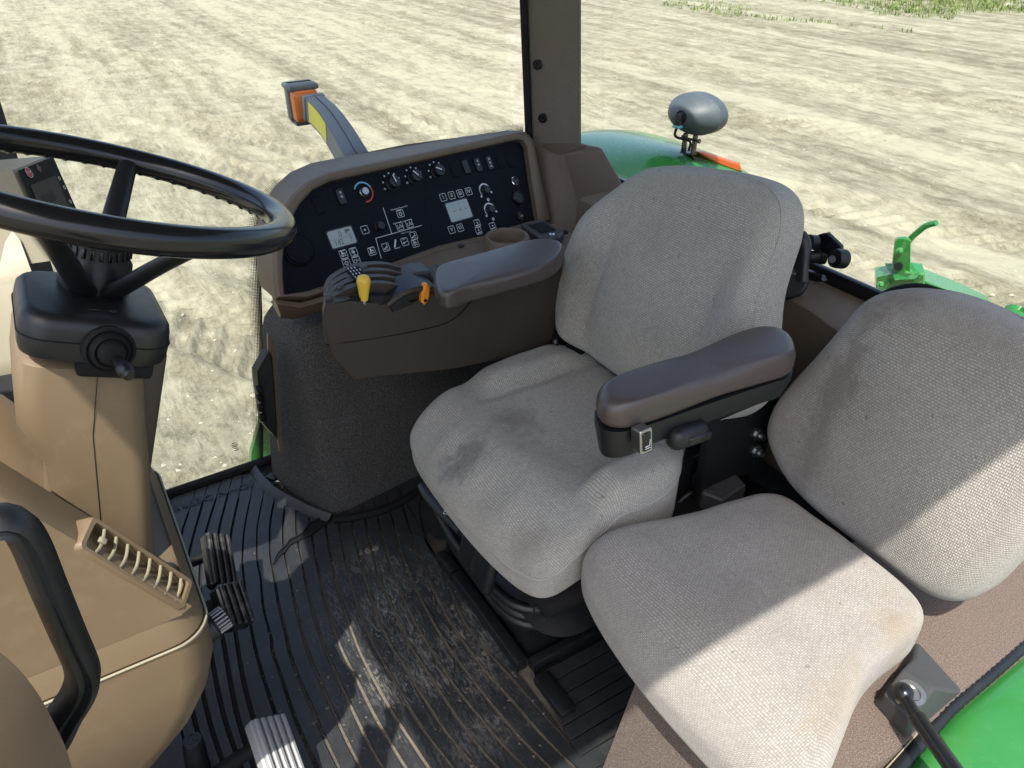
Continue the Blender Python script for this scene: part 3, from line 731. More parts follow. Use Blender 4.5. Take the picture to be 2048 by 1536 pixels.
# ================================================================== SIDE CONSOLE
con = thing("side_console", (.68, -.7, 0), "dark instrument console with brown bezel along the right side window", "console")
P0 = px(567, 583, x=.575)
e_s = Vector((.205, -.977, -.035)).normalized()
m_h = Vector((.977, .205, 0)).normalized(); SL = math.radians(58)
e_t = (m_h*math.cos(SL)+Vector((0, 0, 1))*math.sin(SL)); e_t = (e_t-e_s*e_t.dot(e_s)).normalized()
PN = Pl(P0, e_s, e_t)                # PN.n points to the operator
inner_px = [(568, 590), (565, 560), (564, 529), (566, 490), (572, 462), (582, 437), (598, 408), (624, 380), (659, 363), (740, 345), (850, 320), (950, 298), (1030, 280), (1044, 281), (1052, 292), (1062, 365), (1074, 440), (1045, 447), (965, 472), (875, 492), (732, 545), (613, 583)]
outer_px = [(552, 597), (547, 560), (545, 525), (546, 480), (551, 449), (563, 420), (584, 389), (614, 362), (656, 343), (738, 326), (848, 303), (948, 281), (1028, 263), (1050, 264), (1066, 281), (1082, 360), (1101, 441), (1060, 458), (970, 486), (878, 508), (735, 560), (610, 600)]
IN = [PN.pix(u, v) for u, v in inner_px]; OUT = [PN.pix(u, v) for u, v in outer_px]
mb = MB(); PN.slab(mb, IN, -.05, -.012); face = mb.build("panel_face", "panel_black", con, 0)
mb = MB(); n_ = len(IN)
lp = [[PN.at(x, y, -.012) for x, y in IN], [PN.at(x, y, .004) for x, y in IN]]
mid = [((a[0]+b_[0])/2, (a[1]+b_[1])/2) for a, b_ in zip(IN, OUT)]
lp += [[PN.at(a[0]*.75+b_[0]*.25, a[1]*.75+b_[1]*.25, .009) for a, b_ in zip(IN, OUT)], [PN.at(a[0]*.3+b_[0]*.7, a[1]*.3+b_[1]*.7, .009) for a, b_ in zip(IN, OUT)], [PN.at(x, y, .002) for x, y in OUT]]
def to_glass(p):
    d = Vector((1, .12, .03)); n = Vector((1, 0, -GLEAN)); k_ = ((GX0-.016)-p.x+GLEAN*p.z)/(d.x-GLEAN*d.z); return p+d*max(min(k_, .075), .02)
oo = [PN.at(x, y, -.006) for x, y in OUT]; lp += [oo, [to_glass(p) for p in oo]]
mb.loft(lp, False, True); mb.build("bezel", "brown_plastic", con, 45)
# chin below the bezel at the front end
chin = [px(543, 585, x=.60), px(552, 598, x=.585), px(600, 606, x=.575), px(650, 592, x=.57), px(740, 560, x=.58)]
lowc = [px(545, 600, x=.62), px(562, 632, x=.60), px(590, 637, x=.585), px(648, 622, x=.575), px(745, 590, x=.58)]
back = [p+Vector((.02, .0, -.012)) for p in lowc]
bk2 = [p+Vector((.03, .0, 0)) for p in chin]
mb = MB(); mb.loft([bk2, chin, [p+Vector((-.006, .002, -.008)) for p in chin], lowc, back], False, False, closed=False); mb.build("chin", "brown_plastic", con, 40)
# horizontal tray between panel and armrest
TZ = .585
tq = [px(640, 612, z=TZ), px(735, 552, z=TZ), px(878, 500, z=TZ), px(970, 478, z=TZ), px(1060, 452, z=TZ), px(1110, 446, z=TZ), px(1150, 466, z=TZ), px(1162, 478, z=TZ), px(1152, 520, z=TZ), px(1020, 530, z=TZ), px(860, 575, z=TZ), px(700, 622, z=TZ)]
mb = MB(); mb.prism(tq, (0, 0, -.05), 0); tray = mb.build("tray", "brown_plastic", con, 30)
md = tray.modifiers.new("bev", 'BEVEL'); md.width = .008; md.segments = 3; md.limit_method = 'ANGLE'; md.angle_limit = math.radians(40)
# cup holder ring
cc_ = px(1014, 476, z=TZ+.022)
mb = MB(); mb.lathe([(.056, -.03), (.053, .0), (.049, .006), (.043, .005), (.040, -.002), (.038, -.06)], cc_, (0, 0, 1), 40, False, False); mb.build("cup_holder", "brown_plastic", con, 50)
mb = MB(); mb.lathe([(.0385, 0), (.0385, .002)], cc_-Vector((0, 0, .06)), (0, 0, 1), 24); mb.build("cup_base", "dark_brown_plastic", con)
# ash tray / outlet frame block
oz = TZ+.024
def Q(u, v, z=oz): return px(u, v, z=z)
mb = MB(); mb.prism([Q(1042, 447), Q(1085, 438), Q(1128, 462), Q(1118, 473), Q(1082, 476)], (0, 0, -.026), .004); mb.build("outlet_block", "grey_plastic", con)
mb = MB(); mb.prism([Q(1056, 450, oz+.0012), Q(1087, 444, oz+.0012), Q(1112, 460, oz+.0012), Q(1082, 466, oz+.0012)], (0, 0, .0006)); mb.build("outlet_slot", "black_matte", con)
for u, v in ((1104, 469), (1131, 463)):
    mb = MB(); mb.lathe([(.007, -.004), (.007, .002), (.004, .0035)], Q(u, v, oz if u < 1110 else TZ+.004), (0, 0, 1), 12); mb.build("screw", "chrome" if u < 1110 else "black_plastic", con)
for u, v in ((922, 491), (738, 545)):
    mb = MB(); mb.lathe([(.007, -.004), (.007, .002), (.004, .003)], px(u, v, z=TZ+.003), (-.2, 0, 1), 12); mb.build("screw", "black_plastic", con)
# carpeted lower body
bot_ = [Vector((GX0-.02, -.262, 0)), px(545, 962, z=0), px(585, 985, z=0), px(630, 1015, z=0), px(662, 1036, z=0), px(690, 1030, z=0), px(760, 995, z=0), px(835, 955, z=0), Vector((.60, -1.15, 0)), Vector((GX0-.02, -1.15, 0))]
top_ = [Vector((GX0+.01, -.335, .54)), px(520, 600, x=.80), px(540, 603, x=.71), px(558, 622, x=.64), px(575, 632, x=.605), px(600, 632, x=.59), px(645, 622, x=.575), Vector((.55, -.62, .53)), Vector((.62, -1.15, .53)), Vector((GX0+.01, -1.15, .54))]
mb = MB(); loops = []
for f in (0, .25, .5, .75, 1): loops.append([a.lerp(b_, f) for a, b_ in zip(bot_, top_)])
mb.loft(loops, False, True); cpt = mb.build("carpet_side", "grey_carpet", con, 50)
sd = cpt.modifiers.new("ss", 'SUBSURF'); sd.levels = 1; sd.render_levels = 2

# ---- controls on the panel face
HF = -.0118        # face surface height
def P2(u, v): return PN.pix(u, v)
def wid(u0, v0, u1, v1): a = P2(u0, v0); b_ = P2(u1, v1); return math.hypot(a[0]-b_[0], a[1]-b_[1])
# printed module outlines (recessed joints)
mb = MB()
for poly in ([(623, 445), (846, 383), (878, 486), (652, 560)], [(852, 388), (1002, 352), (1030, 452), (880, 490)]):
    pts = [P2(u, v) for u, v in poly]; PN.line(mb, pts+[pts[0]], .0016, HF+.0003)
mb.build("panel_joint", "black_matte", con, 0)
def button(u, v, w=.0185, h=.0185, txt=None, icon=None, big=1.0):
    x, y = P2(u, v); q = PN.sub(x, y, HF)
    mb = MB(); q.slab(mb, rrect(w*.98, h*.98, w*.12), -.001, .0010, .0006); b_ = mb.build("button", "panel_black", con, 0)
    mb = MB(); q.frame(mb, w, h, .0011, h=.0013)
    if txt: q.text(mb, txt, h*.74*big, 0, 0, .0013)
    if icon: icon(q, mb, w, h)
    mb.build("marking", "white_print", b_, 0)
def ic_tractor(q, mb, w, h):
    q.ring(mb, -.15*w, -.14*h, .09*w, .17*w, .0013, n=12); q.ring(mb, .2*w, -.18*h, .04*w, .10*w, .0013, n=10)
    q.poly(mb, [(-.2*w, .05*h), (.26*w, .0), (.26*w, .12*h), (0, .16*h), (-.05*w, .32*h), (-.2*w, .32*h)], .0013); q.line(mb, [(-.3*w, .4*h), (.3*w, .4*h)], .0012, .0013)
def ic_clock(q, mb, w, h):
    q.ring(mb, 0, -.06*h, .17*w, .25*w, .0013, n=18); q.ring(mb, 0, -.06*h, 0.0005, .05*w, .0013, n=8); q.line(mb, [(-.28*w, .36*h), (.28*w, .36*h)], .0013, .0013)
def ic_lamp(q, mb, w, h):
    q.ring(mb, 0, -.04*h, .0004, .17*w, .0013, n=14); q.ring(mb, 0, -.04*h, .24*w, .29*w, .0013, 60, 210, 10); q.line(mb, [(-.3*w, .37*h), (.3*w, .37*h)], .0013, .0013); q.line(mb, [(-.15*w, -.34*h), (.15*w, -.34*h)], .001, .0013)
def ic_h(q, mb, w, h):
    q.text(mb, "H", h*.5, .2*w, -.08*h, .0013); q.frame(mb, .34*w, .4*h, .0009, -.18*w, -.08*h, .0013); q.line(mb, [(-.34*w, .37*h), (.34*w, .37*h)], .0013, .0013)
def ic_dot(q, mb, w, h): q.ring(mb, 0, 0, .0003, .13*w, .0013, n=12)
def ic_hitch(q, mb, w, h):
    q.line(mb, [(-.3*w, -.22*h), (.1*w, .0)], .0022, .0013); q.line(mb, [(-.05*w, -.3*h), (.3*w, -.3*h)], .001, .0013); q.line(mb, [(.2*w, .3*h), (.2*w, -.1*h)], .0016, .0013); q.ring(mb, -.26*w, -.2*h, .0003, .1*w, .0013, n=10)
def ic_key(q, mb, w, h):
    q.ring(mb, -.18*w, -.12*h, .05*w, .15*w, .0013, n=12); q.line(mb, [(-.05*w, -.1*h), (.34*w, 0)], .0014, .0013); q.line(mb, [(-.2*w, .3*h), (.2*w, .34*h)], .0012, .0013)
def ic_io(q, mb, w, h):
    q.line(mb, [(-.28*w, -.25*h), (-.28*w, .15*h)], .0013, .0013); q.line(mb, [(-.15*w, -.3*h), (.15*w, .3*h)], .0011, .0013); q.ring(mb, .25*w, -.05*h, .09*w, .16*w, .0013, n=12)
def ic_snow(q, mb, w, h):
    q.line(mb, [(-.3*w, -.3*h), (.3*w, -.25*h)], .0024, .0013); q.ring(mb, .05*w, .05*h, .0003, .12*w, .0013, n=10); q.line(mb, [(0, .34*h), (.25*w, .36*h)], .001, .0013)
for (u, v, tx) in ((891, 392, "I"), (908, 388, "II"), (925, 384, "III"), (942, 380, "IV"), (908, 457, "V"), (925, 453, "VI")): button(u, v, txt=tx, big=1.0)
for (u, v, ic) in ((691, 506, ic_tractor), (711, 501, ic_lamp), (697, 523, ic_clock), (717, 518, ic_h), (748, 500, ic_tractor), (734, 457, ic_dot), (776, 492, ic_hitch), (814, 481, ic_key), (805, 424, ic_clock), (804, 450, ic_io), (823, 445, ic_io), (832, 469, ic_hitch), (835, 484, ic_tractor), (959, 444, ic_snow), (962, 459, ic_snow), (990, 450, ic_snow)): button(u, v, icon=ic)
# printed lines and small captions
mb = MB()
PN.line(mb, [P2(771, 413), P2(788, 464)], .0014, HF+.0006); PN.line(mb, [P2(767, 514), P2(756, 474), P2(848, 448)], .0014, HF+.0006)
x, y = P2(796, 487); PN.line(mb, [(x-.006, y-.008), (x+.009, y-.008)], .0013, HF+.0006); PN.line(mb, [(x-.004, y-.004), (x+.004, y+.010)], .004, HF+.0006)
mb.build("printed_lines", "white_print", con, 0)
for (u, v, tx, sz_) in ((803, 413, "Automatic Power Shift", .0052), (810, 440, "Implement Management System", .0042), (817, 462, "Hitch Control", .0050)):
    x, y = P2(u, v); mb = MB(); PN.text(mb, tx, sz_, x, y, HF+.0006); mb.build("caption", "white_print", con, 0)
# displays
def lcd(u, v, w, h, parts):
    x, y = P2(u, v); q = PN.sub(x, y, HF); mb = MB(); q.slab(mb, rrect(w+.006, h+.006, .005), -.002, .0008); mb.build("display_frame", "gloss_black", con, 0)
    mb = MB(); q.slab(mb, rrect(w, h, .004), 0, .0014); d = mb.build("display", "lcd", con, 0)
    mb = MB(); parts(q, mb, w, h); mb.build("digits", "lcd_ink", d, 0)
def d1(q, mb, w, h):
    q.text(mb, "0", .017, -.002, h*.2, .0018); q.text(mb, "142", .0175, -w*.18, -h*.26, .0018, .9)
    q.line(mb, [(-w*.44, -h*.02), (w*.44, -h*.02)], .0005, .0018)
    q.line(mb, [(w*.36, -h*.02), (w*.30, -h*.16), (w*.37, -h*.16), (w*.31, -h*.34)], .0013, .0018)
    q.ring(mb, w*.24, h*.24, .0015, .0032, .0018, n=10); q.poly(mb, [(w*.2, h*.25), (w*.4, h*.25), (w*.4, h*.34), (w*.3, h*.4), (w*.2, h*.4)], .0018)
    q.line(mb, [(w*.24, h*.08), (w*.4, h*.08)], .001, .0018)
def d2(q, mb, w, h):
    for k_ in (-.22, .06, .32):
        q.poly(mb, [(w*k_-.0015, h*.30), (w*k_+.002, h*.30), (w*k_+.001, h*.38)], .0018)
        q.line(mb, [(w*k_, h*.16), (w*k_, h*.02)], .0011, .0018); q.line(mb, [(w*k_-.003, h*.0), (w*k_+.003, h*.0)], .0016, .0018)
        q.ring(mb, w*k_-.008, h*.18, .0085, .0089, .0018, 40, 140, 10)
lcd(688, 472, .061, .037, d1); lcd(923, 418, .067, .046, d2)
# rotary knobs along the top
def knob(u, v, r, parts=None, hgt=.016, pointer=None, name="rotary_knob", mat="black_plastic"):
    x, y = P2(u, v); mb = MB(); prof = [(r*1.12, 0), (r*1.12, .002), (r, .003), (r*.95, hgt*.8), (r*.85, hgt)]
    mb.lathe(prof, PN.at(x, y, HF), PN.n, 24); k_ = mb.build(name, mat, con, 40)
    if pointer is not None:
        c_, s_ = math.cos(pointer), math.sin(pointer); mb = MB()
        mb.box(PN.at(x, y, HF+hgt-.001), (r*1.7, r*.42, .006), PN.sub(0, 0, 0, pointer).R(), .0012); mb.build("grip", mat, k_)
        mb = MB(); PN.line(mb, [(x-.1*r*c_, y-.1*r*s_), (x+r*.85*c_, y+r*.85*s_)], .0028, HF+hgt+.0026); mb.build("pointer", "white_print", k_, 0)
    return x, y
for (u, v, a_) in ((789, 363, 100), (833, 351, 130), (879, 340, 150)):
    x, y = knob(u, v, .0155, pointer=math.radians(a_))
    mb = MB()
    for q_ in (20, 55, 90, 125, 165): PN.ring(mb, x+.0235*math.cos(math.radians(q_)), y+.0235*math.sin(math.radians(q_)), .0006, .0021, HF+.0006, n=8)
    PN.ring(mb, x-.024, y-.009, .0016, .0026, HF+.0006, n=10); mb.build("scale_print", "white_print", con, 0)
x, y = knob(732, 381, .0095, name="temperature_shaft", hgt=.010, mat="steel")
mb = MB(); PN.ring(mb, x, y, .0205, .0238, HF+.0006, 20, 150); mb.build("cold_arc", "blue_print", con, 0)
mb = MB(); PN.ring(mb, x, y, .0205, .0238, HF+.0006, -100, 20); mb.build("hot_arc", "red_print", con, 0)
knob(763, 450, .0100, hgt=.012)
for (u, v) in ((975, 378), (985, 417)):
    x, y = knob(u, v, .0105, hgt=.012); mb = MB()
    PN.ring(mb, x, y, .0145, .0182, HF+.0006, 0, 160); PN.ring(mb, x, y, .0152, .0172, HF+.0006, 160, 215)
    PN.ring(mb, x+.018, y-.008, .0004, .003, HF+.0006, n=8); PN.ring(mb, x-.017, y-.012, .0004, .003, HF+.0006, n=8); PN.ring(mb, x, y-.024, .0015, .0040, HF+.0006, n=10)
    mb.build("dial_print", "white_print", con, 0)
# rocker switches
def rocker(u, v, blank=False, marks=0, w=.0165, h=.034):
    x, y = P2(u, v); q = PN.sub(x, y, HF); mb = MB(); q.slab(mb, rrect(w+.006, h+.006, .004), -.001, .0015, .0008); f_ = mb.build("switch", "panel_black", con, 0)
    mb = MB(); q.slab(mb, rrect(w, h, .003), .001, .003 if blank else .0055, .001); mb.build("rocker", "black_plastic" if not blank else "panel_black", f_, 20)
    if marks:
        mb = MB()
        for k_ in range(marks): q.ring(mb, 0, h*(.26-.27*k_), .0014, .0026, .0058, n=12)
        mb.build("marking", "white_print", f_, 0)
rocker(641, 408, True); rocker(686, 391, marks=2)
rocker(914, 337, True); rocker(936, 331); rocker(960, 327, marks=2); rocker(983, 323, marks=3); rocker(1005, 319, True); rocker(1025, 316, True)
# key switch, sockets, speaker cover
x, y = P2(1033, 360); mb = MB(); mb.lathe([(.0115, 0), (.0115, .006), (.0095, .007), (.0095, .003)], PN.at(x, y, HF), PN.n, 28); ks = mb.build("key_switch", "chrome", con, 40)
mb = MB(); mb.lathe([(.0094, .0), (.0094, .004)], PN.at(x, y, HF), PN.n, 24); mb.build("key_barrel", "black_plastic", ks); mb = MB(); PN.line(mb, [(x-.008, y+.001), (x+.008, y+.002)], .002, HF+.0045); mb.build("key_slot", "gloss_black", ks, 0)
x, y = P2(1041, 393); mb = MB(); mb.lathe([(.0185, 0), (.0185, .004), (.0155, .008), (.014, .008), (.014, .005)], PN.at(x, y, HF), PN.n, 28); ds = mb.build("diagnostic_socket", "black_plastic", con, 40)
mb = MB()
for k_ in range(9):
    r_ = 0 if k_ == 8 else .0085; q_ = k_*math.pi/4; mb.lathe([(.0024, .004), (.0024, .0062)], PN.at(x+r_*math.cos(q_), y+r_*math.sin(q_), HF), PN.n, 10)
mb.build("pin_ring", "grey_plastic", ds)
x, y = P2(1047, 430); mb = MB(); mb.lathe([(.0125, 0), (.0125, .004), (.0100, .005), (.0095, .001)], PN.at(x, y, HF), PN.n, 24); ps = mb.build("power_socket", "black_plastic", con, 40)
mb = MB()
for dx in (-.003, .003): mb.box(PN.at(x+dx, y, HF+.004), (.0018, .006, .004), PN.R(), .0004)
mb.build("contacts", "brass", ps)
x, y = P2(600, 498); mb = MB(); mb.lathe([(.034, 0), (.034, .005), (.031, .007), (.029, .006), (.0285, .009), (.012, .012)], PN.at(x, y, HF), PN.n, 40); mb.build("speaker_cover", "panel_black", con, 30)

# black holder on the carpet front edge
hb = thing("receiver_holder", px(552, 900, x=.66), "black plastic holder on a brown strip at the console front", "holder")
mb = MB(); st = [px(u, v, x=.655) for u, v in ((536, 668), (545, 678), (552, 712), (556, 790), (562, 860), (567, 912), (560, 905), (553, 860), (545, 780), (537, 700))]
mb.prism(st, (.012, 0, 0), 0); mb.build("strip", "brown_plastic", hb)
mb = MB(); bx_ = [px(u, v, x=.645) for u, v in ((540, 704), (547, 716), (552, 780), (558, 882), (530, 850), (518, 765), (517, 745))]
mb.prism(bx_, (.035, .008, 0), .006); mb.build("cover", "black_plastic", hb, 30)
for (u, v) in ((519, 778), (520, 795), (522, 815), (525, 835)):
    mb = MB(); mb.box(px(u, v, x=.65), (.02, .014, .014), None, .004); mb.build("clip", "black_matte", hb)

# ================================================================== CONTROL ARMREST (right of the operator)
ca_ = thing("control_armrest", (.34, -.6, .40), "dark brown control armrest with levers and padded top beside the seat", "armrest")
AX = .28
side_px = [(644, 640), (650, 612), (700, 600), (760, 606), (772, 612), (788, 622), (845, 600), (878, 580), (900, 592), (1000, 560), (1125, 520), (1126, 690), (1050, 712), (900, 742), (705, 762), (662, 715), (650, 680)]
sp3 = [px(u, v, x=AX) for u, v in side_px]
mb = MB(); mb.prism(sp3, (.115, -.050, 0), .005); bx = mb.build("housing", "dark_brown_plastic", ca_, 30)
mb = MB(); ln = [px(u, v, x=AX-.0006) for u, v in ((652, 690), (760, 675), (850, 658), (905, 640), (945, 600), (960, 575))]
mb.tube(resample(spline(ln, 5), 26), .0012, 6); mb.build("cover_joint", "black_matte", bx)
# top deck with lever quadrants
def D(u, v, x): return px(u, v, x=x)
zt = .69
prof_y = [(-.325, .655), (-.340, .674), (-.385, .686), (-.44, .678), (-.48, .658), (-.50, .645)]
for k_, xx in enumerate((.290, .312, .334, .356, .378)):
    mb = MB(); arcp = spline([Vector((xx, y-(xx-.285)*.42, z+(.011 if k_ else -.002)+.0016*k_)) for y, z in prof_y], 4)
    mb.loft([[p+Vector((-.0075, 0, 0)), p+Vector((.0075, 0, 0)), p+Vector((.0075, 0, -.04)), p+Vector((-.0075, 0, -.04))] for p in arcp]); mb.build("quadrant_rib", "black_plastic" if k_ == 0 else "dark_brown_plastic", ca_, 30)
mb = MB(); pl = Pl(Vector((.338, -.415, .7045)), (0, -1, -.04), (1, 0, .1)); pl.slab(mb, rrect(.024, .056, .004), -.02, 0.0); lp_ = mb.build("scale_plate", "panel_black", ca_)
mb = MB()
for k_, nst in enumerate((3, 4, 3, 4, 1)):
    for j_ in range(nst): pl.line(mb, [(-.009+.006*j_, .020-.011*k_), (-.009+.006*j_, .025-.011*k_)], .0016, .0008)
mb.build("scale_print", "white_print", lp_, 0)
for k_, yy in enumerate((-.345, -.365, -.385, -.41)):
    mb = MB(); mb.box((.301+.022*k_, yy-.009*k_, .690+.002*k_), (.012, .014, .016), None, .003); mb.build("detent_stub", "grey_plastic", ca_)
kb = px(728, 606, x=.285); kt = px(727, 560, x=.285)
ax_ = (kt-kb).normalized(); Lk = (kt-kb).length
mb = MB(); mb.lathe([(.0045, -.01), (.0045, .012)], kb, ax_, 12); lv = mb.build("range_lever", "steel", ca_)
mb = MB(); mb.lathe([(.0070, .006), (.0075, .010), (.0105, Lk*.72), (.0120, Lk*.92), (.0115, Lk*1.05), (.0085, Lk*1.16), (.003, Lk*1.2)], kb, ax_, 24); mb.build("knob", "yellow_knob", lv, 50)
mb = MB(); mb.prism([px(u, v, x=.282) for u, v in ((660, 613), (668, 608), (695, 601), (705, 597), (735, 595), (744, 600), (743, 609), (720, 609), (700, 606), (672, 614))], (.012, 0, 0)); mb.build("gate_slot", "black_matte", ca_)
# hand throttle quadrant: arc track with grooved scale and orange lever
ac = [px(u, v, x=.284) for u, v in ((770, 606), (790, 590), (815, 577), (845, 571), (872, 574))]
ac2 = [px(u, v, x=.284) for u, v in ((790, 622), (808, 606), (830, 598), (850, 597), (866, 594))]
A_ = resample(spline(ac, 5), 18); B_ = resample(spline(ac2, 5), 18)
mb = MB(); mb.loft([[a, a+Vector((.05, 0, .004)), b_+Vector((.05, 0, 0)), b_] for a, b_ in zip(A_, B_)]); mb.build("throttle_track", "black_plastic", ca_, 40)
mb = MB(); mid_ = [a.lerp(b_, .15)+Vector((-.004, 0, 0)) for a, b_ in zip(A_, B_)]; mb.tube(mid_, .0055, 8); mb.build("track_rim", "dark_brown_plastic", ca_, 50)
mb = MB()
for k_ in range(1, 15):
    p = A_[k_].lerp(B_[k_], .50)+Vector((-.002, 0, 0)); p2 = A_[k_].lerp(B_[k_], .66)+Vector((-.002, 0, 0)); mb.tube([p, p2], .0016, 6)
mb.build("scale_teeth", "grey_plastic", ca_)
ol = [px(u, v, x=.272) for u, v in ((850, 571), (857, 569), (861, 574), (860, 595), (855, 606), (850, 611), (844, 606), (844, 590))]
mb = MB(); mb.prism(ol, (.016, 0, 0), .003); th_ = mb.build("throttle_lever", "orange_lever", ca_, 30)
mb = MB(); mb.lathe([(.0032, -.001), (.0032, .0012)], px(851, 601, x=.2715), (-1, 0, 0), 12); mb.build("rivet", "black_matte", th_)
# small pto lever block
mb = MB(); mb.prism([px(u, v, x=.33) for u, v in ((795, 570), (832, 545), (862, 542), (873, 575), (850, 585), (800, 590))], (.05, 0, 0), .004); mb.build("switch_block", "grey_plastic", ca_, 30)
mb = MB(); mb.lathe([(.007, -.02), (.007, 0), (.006, .010), (.003, .013)], px(810, 568, x=.34), (-.25, .1, 1), 16); mb.build("small_knob", "cream_knob", ca_, 50)
# padded top
pad = [px(u, v, z=.715) for u, v in ((868, 538), (882, 588), (940, 573), (1050, 545), (1105, 525), (1128, 500), (1125, 485), (1105, 477), (1060, 480), (980, 500), (910, 520))]
padc = [(p.x, p.y) for p in spline(pad, 4, True)]
pillow("arm_pad", "vinyl_pad", ca_, padc, .016, .016, lambda u, v, w: Vector((u, v, .702+w)), r=.012, dome=.002, rings=8, pp=60)

# ================================================================== OPERATOR SEAT
st_ = thing("operator_seat", (0, -.68, 0), "grey tweed operator seat with left armrest in the middle of the cab", "seat")
oc = [(p.x, p.y) for p in spline([Vector((a, b_, 0)) for a, b_ in ((-.198, -.452), (-.09, -.425), (.10, -.422), (.225, -.440), (.272, -.50), (.282, -.62), (.290, -.76), (.255, -.865), (.05, -.875), (-.06, -.865), (-.128, -.80), (-.182, -.735), (-.196, -.66), (-.190, -.59), (-.205, -.52))], 6, True)]
from mathutils import noise as mnoise
def cush_b(x, y, h_, T):
    k_ = sm(-.06, T, h_); xx = x-.04; ax_ = abs(xx)
    z = -.046*sm(-.56, -.40, y)*k_
    z += (.026*sm(.150, .186, ax_)*sm(-.575, -.635, y)*(1-.7*sm(-.77, -.85, y))*(1-.5*sm(.225, .26, ax_)))*k_ if xx > 0 else .046*sm(.135, .175, ax_)*sm(-.575, -.625, y)*(1-.6*sm(-.72, -.80, y))*(1-.4*sm(.215, .24, ax_))*k_
    z += -.010*math.exp(-(xx/.13)**2)*sm(-.52, -.62, y)*k_
    z += -.006*math.exp(-((ax_-.147)/.010)**2)*sm(-.55, -.60, y)*k_
    z += .0040*math.sin(x*60+y*14)*math.exp(-((y+.47)/.035)**2)*k_
    z += .0060*mnoise.noise(Vector((x*9, y*9, 1.3)))*k_ + .0030*mnoise.noise(Vector((x*26+y*9, y*12, 4.1)))*k_
    return z
pillow("seat_cushion", "seat_fabric", st_, oc, .055, .055, lambda u, v, w: Vector((u, v, .405+w)), r=.034, dome=.007, bump_f=cush_b, rings=26, pp=110, seam=8)
# backrest
BO = Vector((.03, -.865, .50)); blean = Vector((0, -.24, .97)).normalized(); bn = Vector((0, .97, .24)).normalized(); bX = Vector((-1, 0, 0))
def B2(u, v): d = pxp(u, v, BO, bn)-BO; return d.dot(bX), d.dot(blean)
bo = [B2(u, v) for u, v in ((1147, 665), (1139, 600), (1142, 545), (1152, 492), (1185, 432), (1225, 388), (1268, 350), (1310, 330), (1370, 325), (1450, 331), (1530, 350), (1570, 372), (1592, 410), (1590, 470), (1572, 530), (1553, 600), (1546, 680), (1540, 790), (1480, 850), (1400, 845), (1330, 800), (1250, 757), (1180, 705))]
bo = [(p.x, p.y) for p in spline([Vector((a, b_, 0)) for a, b_ in bo], 5, True)]
bcx = sum(a for a, _ in bo)/len(bo); bcy = sum(b_ for _, b_ in bo)/len(bo)
bo = [(bcx+(a-bcx)*.945, bcy+(b_-bcy)*.965) for a, b_ in bo]
def back_b(x, y, h_, T):
    k_ = sm(0, T*.8, h_); xx = x-bcx+.02*0
    z = .026*sm(.125, .20, abs(xx))*(1-.6*sm(.22, .27, abs(xx)))*sm(.34, .20, y)*k_
    z += .018*math.exp(-((y-.08)/.07)**2)*math.exp(-(xx/.16)**2)*k_
    z += -.005*math.exp(-((abs(xx)-.135)/.012)**2)*sm(.33, .22, y)*k_ + .006*mnoise.noise(Vector((x*8, y*8, 2.2)))*k_ + .003*mnoise.noise(Vector((x*14, y*30, 7.7)))*sm(.22, .0, y)*k_
    z += .0025*math.sin(y*42+xx*16)*math.exp(-((y-.02)/.06)**2)*k_
    return z
pillow("backrest", "seat_fabric", st_, bo, .045, .05, lambda u, v, w: BO+bX*u+blean*v+bn*w, r=.036, dome=.010, bump_f=back_b, rings=24, pp=110, seam=9)
# left armrest
pp_ = [(1191, 812), (1197, 790), (1222, 770), (1290, 741), (1400, 703), (1490, 670), (1540, 661), (1574, 672), (1588, 702), (1584, 738), (1540, 757), (1450, 790), (1370, 818), (1300, 842), (1245, 855), (1205, 845)]
ap = [px(u, v, z=z_) for (u, v), z_ in zip(pp_, (.708, .714, .719, .722, .722, .722, .722, .720, .714, .706, .703, .700, .700, .700, .701, .704))]; apo = [(p.x, p.y) for p in spline(ap, 4, True)]
pillow("arm_pad", "vinyl_pad", st_, apo, .034, .006, lambda u, v, w: Vector((u, v, .702+w)), r=.020, dome=.004, rings=9, pp=70)
ab = [(p.x, p.y) for p in spline(ap, 4, True)]
mb = MB(); base_t = [Vector((a, b_, .694)) for a, b_ in ab]; cI = sum(base_t, Vector())/len(base_t)
base_b = []
for p in base_t:
    f = sm(-.62, -.50, p.y); base_b.append(Vector((p.x+(cI.x-p.x)*.12, p.y+(cI.y-p.y)*.04, .658-.012*f)))
mb.loft([base_t, [p+Vector((0, 0, -.012)) for p in base_t], base_b]); arm_o = mb.build("armrest_base", "black_plastic", st_, 50)
ys_, ye_ = -.60, -.86
mb = MB(); mb.box((-.20, -.80, .625), (.05, .16, .08), None, .02, 3); mb.build("armrest_bracket", "black_matte", st_)
SWX = px(1290, 862, z=.70).x-.004
swl = Pl(px(1290, 881, x=SWX), (0, -1, .03), (.18, 0, 1))
mb = MB(); swl.slab(mb, rrect(.020, .034, .003), -.015, .003, .001); sw_ = mb.build("armrest_switch", "steel", st_)
mb = MB(); swl.slab(mb, rrect(.013, .026, .002), .0, .005, .001); mb.build("rocker", "gloss_black", sw_)
mb = MB(); swl.line(mb, [(-.004, -.006), (.003, -.006), (.004, .002)], .0014, .0056); swl.line(mb, [(-.004, -.009), (.004, -.009)], .0012, .0056); mb.build("marking", "white_print", sw_, 0)
kc = px(1340, 880, x=SWX+.012); ke = px(1408, 858, x=SWX+.014); mid_k = kc.lerp(ke, .5)
mb = MB(); dk = (ke-kc).normalized(); Rk = Matrix((dk, dk.cross(Vector((-1, 0, 0))).normalized(), dk.cross(dk.cross(Vector((-1, 0, 0))).normalized()))).transposed()
